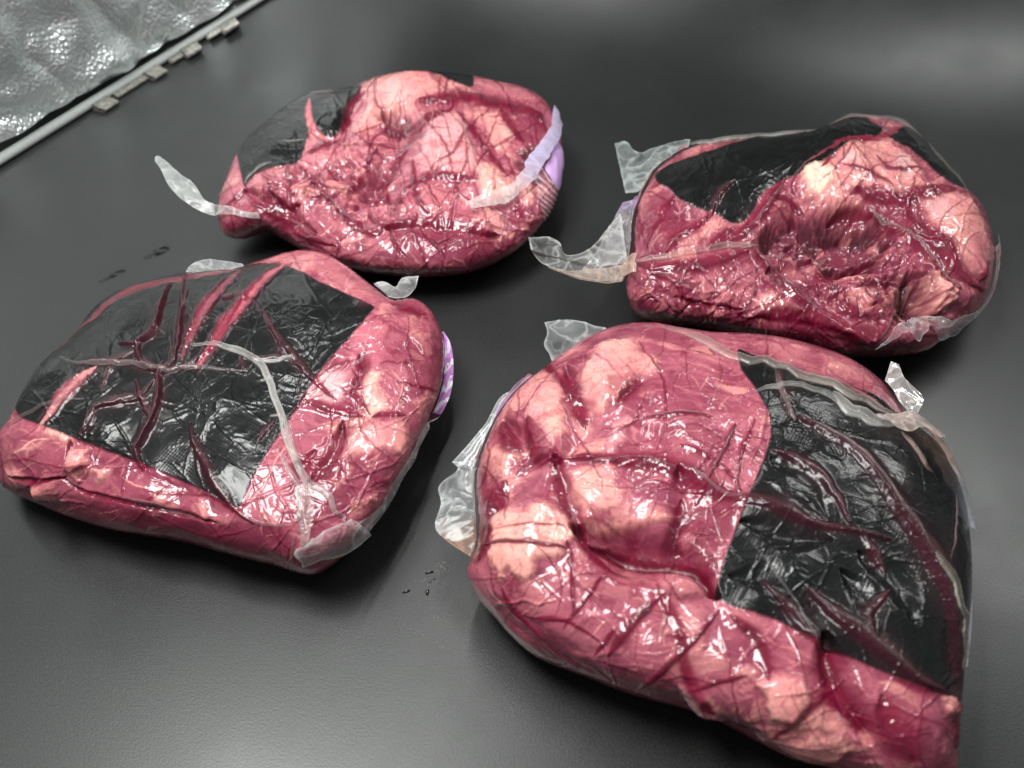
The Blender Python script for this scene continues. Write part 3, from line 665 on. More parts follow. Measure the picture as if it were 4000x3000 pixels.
# ================================================================== back left pack
bl = Pack((500, 200, 1800/2212), [(430,800),(432,740),(440,690),(470,610),(505,520),(560,428),(680,318),(790,240),(870,198),(1000,178),(1090,163),(1180,128),(1280,107),(1420,98),(1560,105),(1650,115),(1760,140),(1880,165),(1980,215),(2040,290),(2072,370),(2086,480),(2084,590),(2062,690),(2010,800),(1940,890),(1860,960),(1760,1020),(1640,1062),(1500,1082),(1350,1086),(1200,1072),(1080,1050),(980,1022),(880,980),(800,938),(730,895),(670,868),(600,890),(550,902),(490,895),(450,862)],
          .036, .024, .052, .05, 1.55, 2, 'meat_pack', 'raw beef pack nearest the foil wall, with a lilac band at its right end')
p = bl
p.base(pale=.18, dark=0, fibre=(1, .4), marble=.5)
p.muscle([(1080,600),(1230,560),(1265,650),(1230,705),(1120,690)], .75, .2, -.002)
p.muscle([(1860,290),(1960,300),(2015,380),(1980,455),(1900,440)], .85, .15); p.muscle([(1860,720),(1960,740),(1980,800),(1900,860),(1820,830)], .8, .2)
p.muscle([(1850,560),(1900,465),(1970,465),(1935,545),(1890,590)], .95, 1.0, -.002)
p.muscle([(1210,300),(1300,310),(1390,350),(1330,400),(1230,370)], .9, .7, -.002); p.muscle([(1280,860),(1500,840),(1700,880),(1800,960),(1600,1030),(1350,1030),(1250,960)], .7, .35)
p.muscle([(800,920),(1000,1000),(1300,1050),(1600,1040),(1850,940),(1800,1010),(1500,1085),(1200,1075),(900,1000)], .85, .5)
p.muscle([(430,790),(560,800),(700,850),(600,895),(490,895)], .7, .5); p.muscle([(900,700),(1000,760),(1060,860),(940,840),(860,760)], .5, .1)
p.fat([(1100,190),(1180,130),(1300,112),(1440,115),(1560,150),(1650,200),(1680,220),(1560,225),(1450,250),(1385,295),(1330,302),(1260,290),(1200,255),(1150,225)], .93, 0, .002)
p.region([(1300,112),(1440,112),(1540,150),(1500,180),(1380,150)], (.55,.12,.14), .7, 20, 16)
p.fat([(1110,300),(1150,250),(1200,262),(1212,310),(1170,360),(1112,398),(1092,360)], .93, 0, .002)
p.fat([(1430,370),(1500,320),(1570,300),(1600,340),(1640,420),(1680,540),(1640,600),(1540,610),(1430,600),(1408,500)], .93, 1, .0015)
p.fat([(1590,250),(1700,270),(1800,320),(1850,380),(1830,460),(1850,540),(1780,480),(1700,370),(1640,310)], .88, 0)
p.region([(1790,370),(1830,360),(1845,400),(1810,425),(1785,405)], (.48,.33,.28), .8, 8, 6)
p.fat([(1680,560),(1760,560),(1800,620),(1840,660),(1800,720),(1720,720),(1690,650)], .95, 2, .002)
p.fat([(1880,660),(1940,620),(1970,680),(1910,725)], .9, 2); p.fat([(1720,780),(1800,790),(1795,860),(1700,835),(1655,805)], .9, 0, .002)
p.fat([(580,640),(680,580),(770,560),(760,620),(690,650),(620,690)], .75, 3); p.fat([(840,420),(1000,480),(970,560),(850,540)], .6, 3); p.fat([(1140,770),(1200,800),(1222,862),(1160,850)], .8, 3)
p.fat([(1200,720),(1300,700),(1335,765),(1260,785)], .7, 3, .002); p.fat([(960,760),(1060,820),(1040,870),(930,820)], .6, 3); p.fat([(1380,660),(1580,690),(1640,740),(1500,790),(1400,760)], .75, 3)
p.fat([(1650,120),(1800,150),(1900,180),(1960,230),(1880,230),(1760,190),(1660,170)], .75, 3); p.fat([(1040,440),(1160,420),(1180,480),(1060,540),(1000,520)], .55, 3)
p.fat([(800,640),(860,640),(880,700),(820,720)], .6, 0); p.fat([(1270,300),(1350,300),(1380,330),(1300,330)], .4, 1, part=False)
p.blood([(1200,290),(1380,320),(1360,420),(1260,400)], .6); p.blood([(560,650),(700,700),(850,860),(740,830),(600,740)], .6); p.blood([(1240,840),(1800,880),(1700,960),(1400,940)], .5); p.blood([(1020,600),(1240,560),(1250,700),(1100,720)], .45)
p.blood([(440,690),(540,680),(560,740),(450,780)], .5); p.blood([(840,650),(960,680),(1080,800),(980,780)], .45); p.blood([(1700,220),(1900,260),(2000,360),(1960,350),(1840,290),(1720,260)], .5)
p.strokes(190, 60, 4.5, 'fat', .45, .35); p.strokes(95, 330, 10, 'blood', .8, .35+.9, .9)
p.region([(1210,290),(1300,300),(1370,340),(1330,390),(1240,370)], C_DARK, .5, 24, 20); p.region([(1880,540),(1920,470),(1965,470),(1930,540)], C_DARK, .8, 14, 12); p.region([(700,880),(1000,1000),(1300,1060),(1700,1030),(1500,1085),(1200,1075),(880,985)], C_DARK, .5, 30, 24)
p.pad([(522,490),(556,425),(676,315),(786,235),(866,195),(1000,172),(1100,158),(1130,180),(1062,240),(1032,310),(1002,385),(960,398),(900,360),(882,300),(875,240),(855,235),(850,290),(865,350),(870,400),(850,460),(830,520),(800,545),(720,555),(620,590),(560,650),(545,590)])
p.pad([(1420,92),(1560,98),(1660,112),(1656,182),(1600,170),(1500,130),(1440,112)])
p.hole([(872,225),(866,300),(885,390)], 30, (.45,.10,.12))
for a, w, h in (([(1390,275),(1480,250),(1560,245),(1600,225),(1720,240),(1860,260),(1960,300),(2010,380)],26,.003), ([(1560,250),(1540,300),(1440,340),(1380,400),(1310,480),(1260,560),(1240,690)],22,.002),
    ([(1580,300),(1640,380),(1700,460),(1760,530),(1825,620)],16,.002), ([(1790,270),(1830,350),(1900,445)],18,.002), ([(1200,450),(1130,560),(1070,640),(1050,700)],16,.002),
    ([(1690,640),(1560,620),(1440,620),(1340,660),(1305,695)],18,.002), ([(760,555),(780,620),(800,700)],22,.002), ([(820,550),(880,620),(970,675)],16,.002),
    ([(930,680),(1000,750),(1080,830),(1200,882),(1230,840),(1450,822),(1640,860),(1790,885)],24,.003), ([(1150,780),(1225,855)],14,.001), ([(600,730),(740,800),(850,880),(1000,935)],28,.003),
    ([(1370,520),(1370,620),(1390,720),(1450,790)],12,.0015), ([(850,500),(950,450),(1015,400)],16,.002), ([(1020,370),(1080,240),(1140,200)],18,-.002), ([(1250,840),(1280,930),(1340,1000)],9,-.0015),
    ([(1400,840),(1480,940),(1520,1000)],9,-.0015), ([(1480,935),(1600,880)],9,-.0015), ([(1230,690),(1270,730),(1330,700)],14,.001), ([(1100,720),(1080,760)],14,.001), ([(1850,750),(1900,800)],16,.001),
    ([(450,760),(540,690),(560,640)],14,-.0015), ([(700,690),(760,760),(830,740)],20,-.002), ([(640,590),(680,640),(700,700)],12,.001), ([(1180,640),(1190,720)],16,-.001), ([(960,560),(1010,620)],14,-.001)): p.crease(a, w, h)
p.ragged([(600,600),(820,560),(1100,460),(1300,480),(1280,700),(1400,780),(1200,860),(960,760),(700,720)], .0018)
p.trough([(1220,290),(1340,340),(1300,480),(1200,600),(1120,680)], 110, -.006); p.trough([(560,660),(740,780),(900,880)], 70, -.005); p.trough([(880,380),(1000,400),(1060,280)], 60, -.005); p.trough([(1240,850),(1500,840),(1780,900)], 60, -.004)
for x, y, r, h in ((1350,200,180,.006),(1530,480,200,.006),(1150,640,140,-.009),(1250,340,110,-.007),(900,700,150,.003),(700,700,120,.003),(1740,640,90,.004),(500,820,80,.004),(700,430,130,.002),(1450,740,110,.003),(1920,800,80,.003),(1350,950,150,.003),(1600,950,130,.003)): p.lump(x, y, r, h)
p.strokes(34, 300, 9, 'ridge', 1, .35+.4, 1.0)
p.finish()
for a, w, h, mk, tint in (([(1565,285),(1620,400),(1670,560),(1695,690)],22,.004,.32,(.85,.65,.58)), ([(560,640),(580,600),(640,560),(700,540)],14,.003,.55,(.72,.66,.62)), ([(430,690),(500,640),(560,640)],14,.003,.4,(.85,.65,.6)),
    ([(740,445),(800,435),(850,430)],12,.002,.4,(.5,.42,.42)), ([(1740,740),(1790,800),(1840,850)],14,.003,.4,(.7,.55,.5)), ([(1640,800),(1620,870)],10,.002,.3,(.8,.6,.55)), ([(650,720),(740,790),(830,850),(960,920)],12,.003,.3,(.7,.4,.45)), ([(950,690),(1060,790),(1100,840)],12,.003,.35,(.6,.3,.42)),
    ([(870,200),(930,195),(1000,182)],10,.002,.4,(.6,.4,.44))): p.fold(a, w, h, mk, tint)
def lilac(u, v, P, C):
    k = sstep(.25, .62, u)[:, None]; C[:, :3] = C[:, :3]*(1-k) + np.array([[.66,.62,.86]])*k
    C[:, 3] = np.clip(C[:, 3] + .42*k[:, 0], 0, .95); return C
p.flap([(1635,742),(1700,715),(1800,680),(1880,605),(1950,490),(2010,385),(2026,280)], [(1648,788),(1760,768),(1830,735),(1920,655),(1985,560),(2052,430),(2066,340)], .50, .001, .005, .3, tint=(.85,.80,.78), paint=lilac, name='seal_band', step=6, rim=.15)
def pur(u, v, P, C): return np.c_[np.array([[.58,.36,.68]])*(1+.15*noise(P, 120, 3))[:, None], np.full(len(u), .95)]
p.flap([(2056,420),(2030,500),(1992,565)], [(2084,470),(2084,600),(2058,668)], .9, .0004, .0012, .3, name='printed_film', paint=pur, rim=0)
def lines(u, v, P, C):
    k = sstep(.2, .6, np.sin(u*46+1.5*noise(P, 90, 6))); return np.c_[np.tile([[.74,.60,.66]], (len(u), 1)), 0.06+.38*k]
p.flap([(1985,565),(1955,620),(1965,700),(1985,800)], [(2060,665),(2050,705),(2028,760),(1996,810)], .4, .0004, .0012, .3, name='printed_film', paint=lines, rim=0, step=3)
p.flap([(128,505),(150,500),(240,582),(310,632),(352,692),(375,722),(435,742),(560,768),(640,778)], [(130,530),(160,572),(200,652),(270,722),(350,772),(420,792),(500,786),(580,796),(645,796)], .62, .002, .002, .05, tint=(.72,.74,.72), rim=.2, endz=(.018, .0))
PACKS.append(p)

# ================================================================== back right pack
br = Pack((2000, 380, 2000/2212), [(500,760),(520,640),(527,520),(560,430),(605,340),(660,280),(750,225),(850,195),(980,183),(1080,165),(1200,155),(1300,145),(1360,120),(1420,95),(1500,77),(1600,85),(1690,108),(1740,140),(1785,185),(1850,250),(1905,320),(1965,390),(2025,455),(2062,540),(2084,640),(2084,740),(2055,845),(1995,930),(1905,1012),(1850,1058),(1780,1100),(1660,1118),(1560,1124),(1450,1122),(1300,1100),(1150,1070),(1000,1035),(880,1010),(780,990),(690,980),(600,968),(535,935),(505,880),(490,810)],
          .038, .026, .056, .05, 1.7, 3, 'meat_pack', 'dark wet raw beef pack with a hollow of ragged meat, behind the biggest pack')
p = br
p.base(pale=-.05, dark=.12, fibre=(.6, 1), marble=.4)
p.muscle([(520,640),(560,480),(650,400),(760,470),(860,520),(780,600),(640,700),(540,700)], .5, .1)
p.muscle([(1060,640),(1110,560),(1250,500),(1380,510),(1500,530),(1600,540),(1650,600),(1590,690),(1480,730),(1380,725),(1300,690),(1180,650)], .95, 1.0, -.004)  # shade of the hollow is put into this dark muscle colour
p.muscle([(1365,565),(1500,548),(1585,600),(1565,665),(1440,695),(1360,665)], .9, .15, .004); p.muscle([(1150,560),(1260,520),(1300,570),(1250,620),(1150,620)], .8, .3, .002)
p.muscle([(1690,780),(1780,790),(1830,900),(1890,970),(1700,990),(1670,860)], .9, .9, -.003); p.muscle([(500,880),(600,960),(900,1000),(1100,1050),(1000,960),(800,930),(600,880)], .8, .8)
p.muscle([(1000,1000),(1300,1020),(1560,1060),(1800,1040),(1780,1110),(1450,1120),(1100,1060)], .9, .9); p.muscle([(1450,720),(1600,680),(1700,740),(1660,840),(1500,830)], .7, .6)
p.muscle([(1900,860),(1990,870),(2030,880),(1950,940),(1890,930)], .7, .1); p.muscle([(520,780),(760,760),(1000,800),(1020,900),(900,950),(640,900),(540,850)], .55, .2)
p.fat([(1235,330),(1270,290),(1330,260),(1430,215),(1520,200),(1620,200),(1680,240),(1760,310),(1800,370),(1825,420),(1700,430),(1560,420),(1500,410),(1430,420),(1500,450),(1535,492),(1480,512),(1400,490),(1320,450),(1255,400)], .94, 0, .003)
p.region([(1240,330),(1290,310),(1370,340),(1380,390),(1330,430),(1270,400)], (.88,.58,.44), .9, 12, 12, .002, True)
p.region([(1420,270),(1470,270),(1480,310),(1420,315)], (.60,.46,.44), .6, 10, 8); p.region([(1640,260),(1700,270),(1740,350),(1690,370),(1640,330)], (.56,.40,.40), .5, 14, 8)
p.fat([(1750,440),(1830,420),(1900,420),(1980,450),(2035,540),(2062,650),(2050,800),(2000,770),(1930,690),(1850,600),(1780,530)], .88, 0, .001); p.region([(1800,440),(1880,440),(1900,520),(1840,560),(1780,490)], C_PALE*.85, .8, 14, 10)
p.region([(1980,600),(2040,640),(2040,760),(1980,720)], C_MUS_B*1.1, .7, 20, 14)
p.fat([(1110,480),(1180,430),(1240,420),(1300,462),(1250,480),(1150,512)], .8, 3); p.fat([(1788,780),(1830,758),(1852,800),(1892,830),(1892,900),(1870,922),(1830,885),(1798,840)], .92, 0, .005)
p.fat([(1050,880),(1120,850),(1200,890),(1252,932),(1150,940),(1055,930)], .75, 0, .002); p.fat([(850,510),(905,505),(935,550),(870,562),(825,560)], .8, 0); p.fat([(760,790),(880,760),(1000,790),(1030,850),(930,900),(820,870)], .5, 3)
p.fat([(1540,890),(1640,850),(1660,900),(1580,930)], .6, 0, .002); p.fat([(1180,720),(1300,740),(1280,800),(1200,780)], .5, 0); p.fat([(1460,780),(1560,760),(1600,800),(1500,830)], .5, 0, .002); p.fat([(640,640),(760,580),(800,590),(700,660)], .5, 3)
p.fat([(560,440),(600,380),(612,400),(570,520),(530,520)], .6, 3); p.fat([(720,235),(850,205),(960,195),(900,225),(760,265)], .6, 0, part=False); p.fat([(1880,620),(1960,760),(1990,860),(1930,840),(1880,740)], .6, 0); p.fat([(1330,800),(1440,780),(1450,850),(1350,860)], .5, 3)
p.region([(900,205),(700,270),(630,330),(680,290),(840,240),(990,195)], (.26,.03,.06), .8, 10, 6)
p.blood([(540,480),(640,400),(720,450),(800,500),(740,600),(620,700),(540,720)], .45); p.blood([(1000,540),(1080,430),(1200,420),(1120,520),(1020,620)], .5); p.blood([(1480,430),(1740,470),(1860,620),(1760,640),(1600,520)], .6)
p.blood([(1040,660),(1250,660),(1400,840),(1500,1000),(1300,940),(1100,760)], .55); p.blood([(1400,900),(1650,820),(1690,940),(1560,1060),(1440,1000)], .6); p.blood([(530,730),(950,690),(1030,660),(1020,740),(800,760),(600,770)], .6); p.blood([(1940,720),(2060,800),(2030,880),(1960,830)], .5)
p.blood([(1200,700),(1400,740),(1600,700),(1660,800),(1480,850),(1300,830)], .45); p.blood([(960,930),(1300,950),(1500,1050),(1400,1100),(1000,1020)], .7)
p.strokes(190, 60, 4.5, 'fat', .45, 1.0); p.strokes(95, 330, 10, 'blood', .8, 1.0+.9, .9)
p.region([(1060,620),(1130,560),(1260,515),(1390,500),(1530,500),(1625,555),(1645,640),(1570,705),(1450,745),(1330,735),(1180,680)], C_DARK, .8, 34, 30); p.muscle([(1365,565),(1500,548),(1585,600),(1565,665),(1440,695),(1360,665)], .75, .25, .002); p.muscle([(1140,570),(1240,530),(1290,570),(1240,620),(1150,620)], .6, .3, .002)  # shade inside the hollow painted over the meat, its lumps redone on top
p.region([(1690,780),(1780,790),(1830,900),(1880,965),(1700,985),(1650,880)], C_DARK, .6, 30, 30); p.region([(980,1000),(1300,1030),(1560,1070),(1780,1060),(1700,1120),(1450,1122),(1100,1065)], C_DARK, .55, 34, 30); p.region([(1000,620),(1080,640),(1200,800),(1330,920),(1280,930),(1120,790),(1020,680)], C_DARK, .5, 30, 24)  # first patch: shade of the lower right hollow, painted in
p.pad([(612,340),(682,290),(800,250),(900,225),(1000,188),(1100,160),(1230,160),(1300,140),(1370,116),(1450,90),(1530,84),(1592,130),(1602,150),(1560,190),(1450,230),(1380,280),(1330,310),(1180,350),(1100,400),(1060,440),(1050,480),(1000,540),(950,550),(880,500),(800,480),(720,440),(680,390),(640,380)])
p.pad([(1600,165),(1700,125),(1748,142),(1794,190),(1864,260),(1934,350),(1968,400),(1900,380),(1800,300),(1720,230),(1640,190)])
p.hole([(1530,85),(1610,140)], 20, (.22,.02,.04), .8); p.hole([(1700,118),(1650,150),(1560,195),(1440,215),(1330,262),(1240,320)], 26, (.20,.016,.035), .9)
for a, w, h in (([(1470,415),(1580,440),(1690,452),(1740,430),(1830,405),(1905,405)],30,.003), ([(1540,470),(1640,560),(1760,650),(1850,750),(1920,830)],22,.003), ([(1700,480),(1740,560),(1850,660),(1940,780),(2035,835)],30,.003),
    ([(2060,700),(2010,800)],14,.002), ([(530,720),(620,742),(780,735),(950,685),(1040,650)],28,.002), ([(1040,650),(1090,720),(1180,830),(1280,910),(1360,960),(1450,1010),(1565,1055)],30,.005), ([(1260,650),(1330,740),(1400,830),(1450,905)],26,.004),
    ([(830,545),(870,480),(900,420),(965,370)],18,.003), ([(700,430),(620,560),(575,660)],18,.002), ([(850,510),(720,610),(650,690)],20,.003), ([(960,570),(850,645)],20,.003), ([(1180,350),(1080,500),(980,600),(850,655)],28,.003),
    ([(1000,950),(1100,940),(1300,965),(1450,1025)],28,.003), ([(540,470),(522,600),(520,715)],16,-.002), ([(1060,800),(1040,870),(960,960)],10,.001), ([(1380,500),(1450,480),(1560,500)],18,-.004), ([(1350,720),(1480,715),(1590,680)],14,-.004),
    ([(1600,880),(1500,940),(1420,900)],18,.002), ([(1480,830),(1600,790),(1680,800)],18,.003), ([(1850,610),(1900,700),(1880,780)],14,.002), ([(1110,440),(1200,440),(1280,480)],12,-.002), ([(1680,880),(1640,960),(1570,1060)],22,.003),
    ([(700,860),(850,900),(1000,920)],18,-.002), ([(600,760),(700,800),(760,880)],14,.002), ([(1380,220),(1500,210),(1600,205)],8,.001), ([(1320,340),(1380,280),(1400,240)],8,.0005), ([(1560,280),(1620,330),(1760,320)],8,.0008), ([(1420,330),(1540,360),(1640,400)],10,.001)): p.crease(a, w, h)
p.ragged([(1060,620),(1130,540),(1300,500),(1520,510),(1660,580),(1760,700),(1880,780),(1900,930),(1700,1000),(1500,960),(1300,900),(1150,780)], .0022); p.ragged([(520,780),(760,770),(1000,800),(1050,980),(800,970),(560,920)], .0012, 120)
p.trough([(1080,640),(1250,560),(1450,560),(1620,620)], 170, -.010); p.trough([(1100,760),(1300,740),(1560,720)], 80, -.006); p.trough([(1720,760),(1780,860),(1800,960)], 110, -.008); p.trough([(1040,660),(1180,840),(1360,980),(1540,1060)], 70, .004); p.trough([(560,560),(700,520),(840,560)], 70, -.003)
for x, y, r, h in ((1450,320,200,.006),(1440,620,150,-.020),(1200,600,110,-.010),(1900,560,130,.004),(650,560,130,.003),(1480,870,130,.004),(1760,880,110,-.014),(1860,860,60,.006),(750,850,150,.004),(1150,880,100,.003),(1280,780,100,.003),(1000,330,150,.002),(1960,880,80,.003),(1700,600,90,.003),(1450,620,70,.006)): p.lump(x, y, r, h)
p.strokes(34, 300, 9, 'ridge', 1, 1.0+.4, 1.0)
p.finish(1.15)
for a, w, h, mk, tint in (([(400,736),(560,712),(750,680),(900,655),(1030,640),(1130,622),(1260,630)],26,.006,.46,(.74,.58,.52)), ([(1540,465),(1640,555),(1760,645),(1850,745),(1925,835)],14,.004,.35,(.80,.60,.56)),
    ([(1045,655),(1095,725),(1190,835),(1290,915),(1370,965)],12,.005,.30,(.62,.34,.40)), ([(1565,1085),(1620,1000),(1680,900),(1745,830)],16,.006,.34,(.72,.46,.44)), ([(1690,772),(1750,792),(1752,900),(1725,965)],14,.005,.36,(.8,.55,.5)), ([(1000,965),(1040,840),(1052,700)],10,.003,.35,(.78,.56,.54)),
    ([(1365,120),(1440,92),(1510,80),(1600,88),(1700,112),(1780,182)],16,.003,.40,(.66,.62,.56)), ([(1790,190),(1860,265),(1930,350),(1970,410)],14,.003,.34,(.6,.52,.48)), ([(700,215),(850,190),(1000,175),(1160,158),(1310,142)],18,.004,.62,(.72,.70,.66)),
    ([(600,760),(660,770),(690,800),(760,815)],10,.003,.3,(.78,.5,.5)), ([(1180,360),(1090,490),(990,590)],12,.003,.28,(.7,.4,.46)), ([(1330,265),(1240,325),(1190,360)],10,.002,.26,(.7,.4,.46)), ([(500,1060),(640,1000)],6,.001,.1,(.8,.6,.6))): p.fold(a, w, h, mk, tint)
def rimcol(u, v, P, C): return C
p.flap([(1560,1080),(1640,1000),(1720,990),(1780,955),(1840,972),(1920,945),(1985,905),(2035,845),(2070,760),(2078,680),(2068,600)], [(1600,1060),(1690,1020),(1740,1050),(1800,1000),(1830,1040),(1890,1012),(1960,970),(2018,925),(2066,850),(2092,760),(2092,660)], .20, .0028, .004, .3, rim=.45, step=5, freq=48)
p.flap([(443,200),(495,197),(535,240),(600,225),(700,196),(770,185)], [(490,420),(520,415),(560,400),(595,335),(660,275),(760,222)], .34, .0030, .004, .2, tint=(.66,.74,.72), rim=.2)
p.flap([(70,605),(150,604),(205,632),(232,680),(330,662),(420,560),(470,500)], [(82,665),(130,722),(200,752),(300,786),(400,800),(470,790),(505,780)], .22, .0030, .004, .12, tint=(.78,.78,.76), rim=.3, freq=41, endz=(.02, 0))
p.flap([(150,735),(240,748),(400,738),(560,715)], [(200,756),(300,788),(430,805),(560,770)], .45, .0020, .007, .12, tint=(.72,.52,.42), rim=.25, endz=(.02, 0))
def violet(u, v, P, C):
    k = sstep(.22, .12, u)[:, None]; C[:, :3] = C[:, :3]*(1-k)+np.array([[.62,.46,.72]])*k
    st = sstep(.3, .8, np.sin(v*40))*sstep(.2, .26, u)*sstep(.5, .38, u)
    C[:, 3] = np.clip(C[:, 3]+.35*k[:, 0]+.3*st, 0, .92); return C
p.flap([(478,455),(400,600),(350,690),(300,745)], [(560,440),(532,540),(526,640),(520,715)], .38, .0016, .005, .2, tint=(.62,.54,.58), paint=violet, rim=.3)
p.flap([(605,330),(560,400),(520,480)], [(618,345),(575,430),(548,505)], .7, .0008, .004, .2, tint=(.80,.52,.52), rim=.2)
PACKS.append(p)

# ================================================================== front right pack
fr = Pack((1600, 1180, 2400/2188), [(215,1000),(205,950),(238,880),(245,800),(240,700),(240,600),(262,520),(305,420),(385,310),(470,240),(560,170),(660,110),(760,78),(870,72),(960,88),(1080,105),(1200,110),(1330,125),(1450,155),(1560,195),(1640,245),(1700,300),(1745,370),(1800,430),(1880,500),(1932,580),(1970,680),(1990,780),(2002,900),(2003,1000),(1992,1150),(1978,1280),(1966,1400),(1960,1500),(1955,1600),(1948,1700),(1880,1790),(1740,1760),(1620,1710),(1500,1662),(1380,1628),(1280,1585),(1180,1535),(1090,1488),(980,1448),(860,1418),(750,1385),(640,1340),(530,1300),(440,1258),(360,1190),(300,1120),(248,1060)],
          .036, .023, .055, .05, 1.75, 4, 'meat_pack', 'biggest raw beef pack, with a black pad over its right half')
p = fr
p.calm_area([(1760,480),(1880,520),(1990,780),(2010,1000),(1980,1300),(1930,1050),(1840,860),(1720,680)])
p.base(pale=.08, dark=-.05, fibre=(1, -.25), marble=.45)
p.muscle([(640,800),(750,790),(930,772),(930,832),(800,852),(640,832)], .85, .05); p.muscle([(750,600),(1000,610),(990,700),(900,722),(790,690)], .85, .05); p.muscle([(380,640),(450,620),(522,640),(500,700),(410,722),(368,690)], .85, 0)
p.muscle([(850,500),(900,440),(1150,470),(1170,560),(1080,590),(900,540)], .75, -.1); p.muscle([(590,920),(700,900),(860,980),(900,1080),(800,1120),(640,1080)], .55, 0); p.muscle([(1060,1130),(1200,1180),(1260,1300),(1150,1300),(1060,1220)], .7, .05)
p.muscle([(640,170),(760,90),(900,85),(1000,120),(880,160),(800,130),(700,150),(600,220)], .8, .1); p.muscle([(820,380),(900,300),(1000,250),(1150,320),(1220,400),(1100,400),(900,420)], .6, -.05)
p.muscle([(300,1120),(420,1200),(620,1310),(860,1400),(1100,1480),(1000,1380),(700,1270),(450,1140),(330,1060)], .5, .3); p.muscle([(1600,1380),(1750,1500),(1900,1560),(1940,1700),(1800,1720),(1640,1600)], .6, .15)
p.fat([(570,330),(620,230),(700,160),(770,135),(800,150),(820,190),(880,210),(885,242),(830,280),(780,312),(740,360),(690,402),(660,390),(640,350)], .95, 0, .002)
p.fat([(340,330),(420,270),(500,230),(540,250),(500,290),(430,330),(370,390),(330,460),(300,480)], .88, 0); p.fat([(270,520),(330,500),(425,520),(400,560),(330,600),(275,640)], .92, 2, .001); p.fat([(480,440),(560,400),(565,470),(520,520)], .9, 2)
p.fat([(420,350),(520,290),(560,330),(540,400),(460,440),(430,420)], .8, 0); p.fat([(580,520),(690,480),(690,530),(640,560),(560,560)], .85, 0)
p.fat([(560,620),(650,590),(720,570),(742,600),(722,640),(752,680),(742,722),(660,742),(640,780),(740,772),(880,745),(960,760),(1002,750),(940,772),(800,788),(700,800),(630,802),(600,740),(578,680)], .93, 0, .001)
p.fat([(300,790),(360,740),(430,760),(500,720),(570,780),(592,830),(540,902),(460,922),(450,980),(420,992),(370,960),(330,980),(288,900),(308,840)], .95, 2, .002)
p.fat([(690,500),(740,440),(765,420),(792,430),(730,532),(700,545)], .85, 1); p.fat([(860,900),(960,950),(1010,950),(1062,1000),(1040,1032),(940,1042),(900,1000)], .88, 3, .002); p.fat([(590,350),(640,370),(650,440),(610,470),(580,420)], .75, 2)
p.fat([(1250,1360),(1320,1330),(1400,1350),(1422,1422),(1370,1482),(1290,1472)], .92, 0, .003); p.fat([(970,1360),(1030,1380),(1110,1450),(1122,1490),(1080,1502),(1000,1440)], .92, 1, .002); p.fat([(1280,1520),(1400,1530),(1540,1540),(1572,1592),(1480,1642),(1330,1602),(1235,1560)], .92, 0, .002)
p.fat([(1240,1500),(1330,1480),(1460,1420),(1560,1480),(1560,1530),(1400,1515),(1280,1515)], .75, 0, .001); p.fat([(1100,1080),(1250,1130),(1300,1172),(1220,1170),(1120,1130)], .75, 3); p.fat([(1900,1410),(1930,1398),(1950,1450),(1920,1465)], .95, 2, .003)
p.fat([(1200,400),(1250,380),(1272,440),(1230,472)], .8, 3); p.fat([(1210,130),(1330,140),(1420,180),(1350,200),(1260,172)], .75, 3); p.fat([(960,1180),(1040,1160),(1060,1230),(1000,1280)], .55, 3); p.fat([(1180,1300),(1260,1310),(1240,1340),(1150,1340)], .55, 0)
p.fat([(1460,180),(1560,220),(1620,260),(1560,262),(1480,230)], .5, 0); p.fat([(1640,1600),(1740,1640),(1800,1700),(1700,1690)], .45, 3); p.fat([(560,960),(640,930),(660,970),(600,1010)], .45, 3); p.fat([(400,1010),(440,990),(500,1060),(460,1100),(420,1060)], .4, 0)
for a in ([(1000,260),(1035,315)], [(1060,270),(1035,325)], [(1100,290),(1080,355)], [(1140,330),(1100,385)], [(930,300),(1000,330)], [(640,1100),(700,1150)], [(800,1240),(880,1250),(960,1230)], [(740,1280),(820,1300)], [(1180,1230),(1200,1280)], [(600,1000),(680,1060)], [(480,1000),(560,1080)], [(660,860),(640,900)], [(760,630),(800,660)], [(850,630),(940,640)], [(1320,1500),(1420,1480),(1500,1440)], [(1290,1540),(1420,1560),(1540,1570)], [(1300,1570),(1420,1585),(1500,1620)], [(1680,1560),(1760,1580)], [(960,210),(1100,250)], [(880,150),(1000,180),(1120,220)]):
    p.crease(a, 7, .0003, .38, C_FAT_B)
p.blood([(770,800),(930,840),(1000,870),(1080,900),(1100,960),(1060,990),(1000,940),(870,910),(760,870)], .85); p.blood([(1000,720),(1180,720),(1160,800),(1080,950),(1000,900),(980,800)], .6)
p.blood([(330,400),(360,380),(400,450),(390,520),(430,560),(520,560),(560,600),(500,600),(380,570),(330,520)], .8, 20); p.blood([(240,600),(300,560),(330,620),(290,720),(265,860),(245,860)], .8, 20)
p.blood([(640,160),(760,85),(860,80),(700,130),(620,210),(560,260),(540,230)], .6); p.blood([(1480,1220),(1560,1260),(1600,1400),(1700,1560),(1620,1560),(1540,1440)], .7, 36); p.blood([(1680,1380),(1760,1420),(1860,1600),(1800,1640),(1720,1520)], .6, 36)
p.blood([(300,1120),(500,1270),(800,1370),(1100,1480),(1300,1580),(1280,1540),(1000,1420),(700,1320),(450,1190)], .55, 30); p.blood([(560,240),(620,330),(660,430),(600,440),(550,340)], .7, 18); p.blood([(960,640),(1180,690),(1200,740),(1000,700)], .6, 20)
p.blood([(700,300),(800,260),(860,290),(760,380),(700,400)], .5, 16); p.blood([(900,540),(1080,600),(1060,640),(900,590)], .4, 16); p.blood([(540,600),(600,700),(640,840),(600,820),(540,720)], .5, 16)
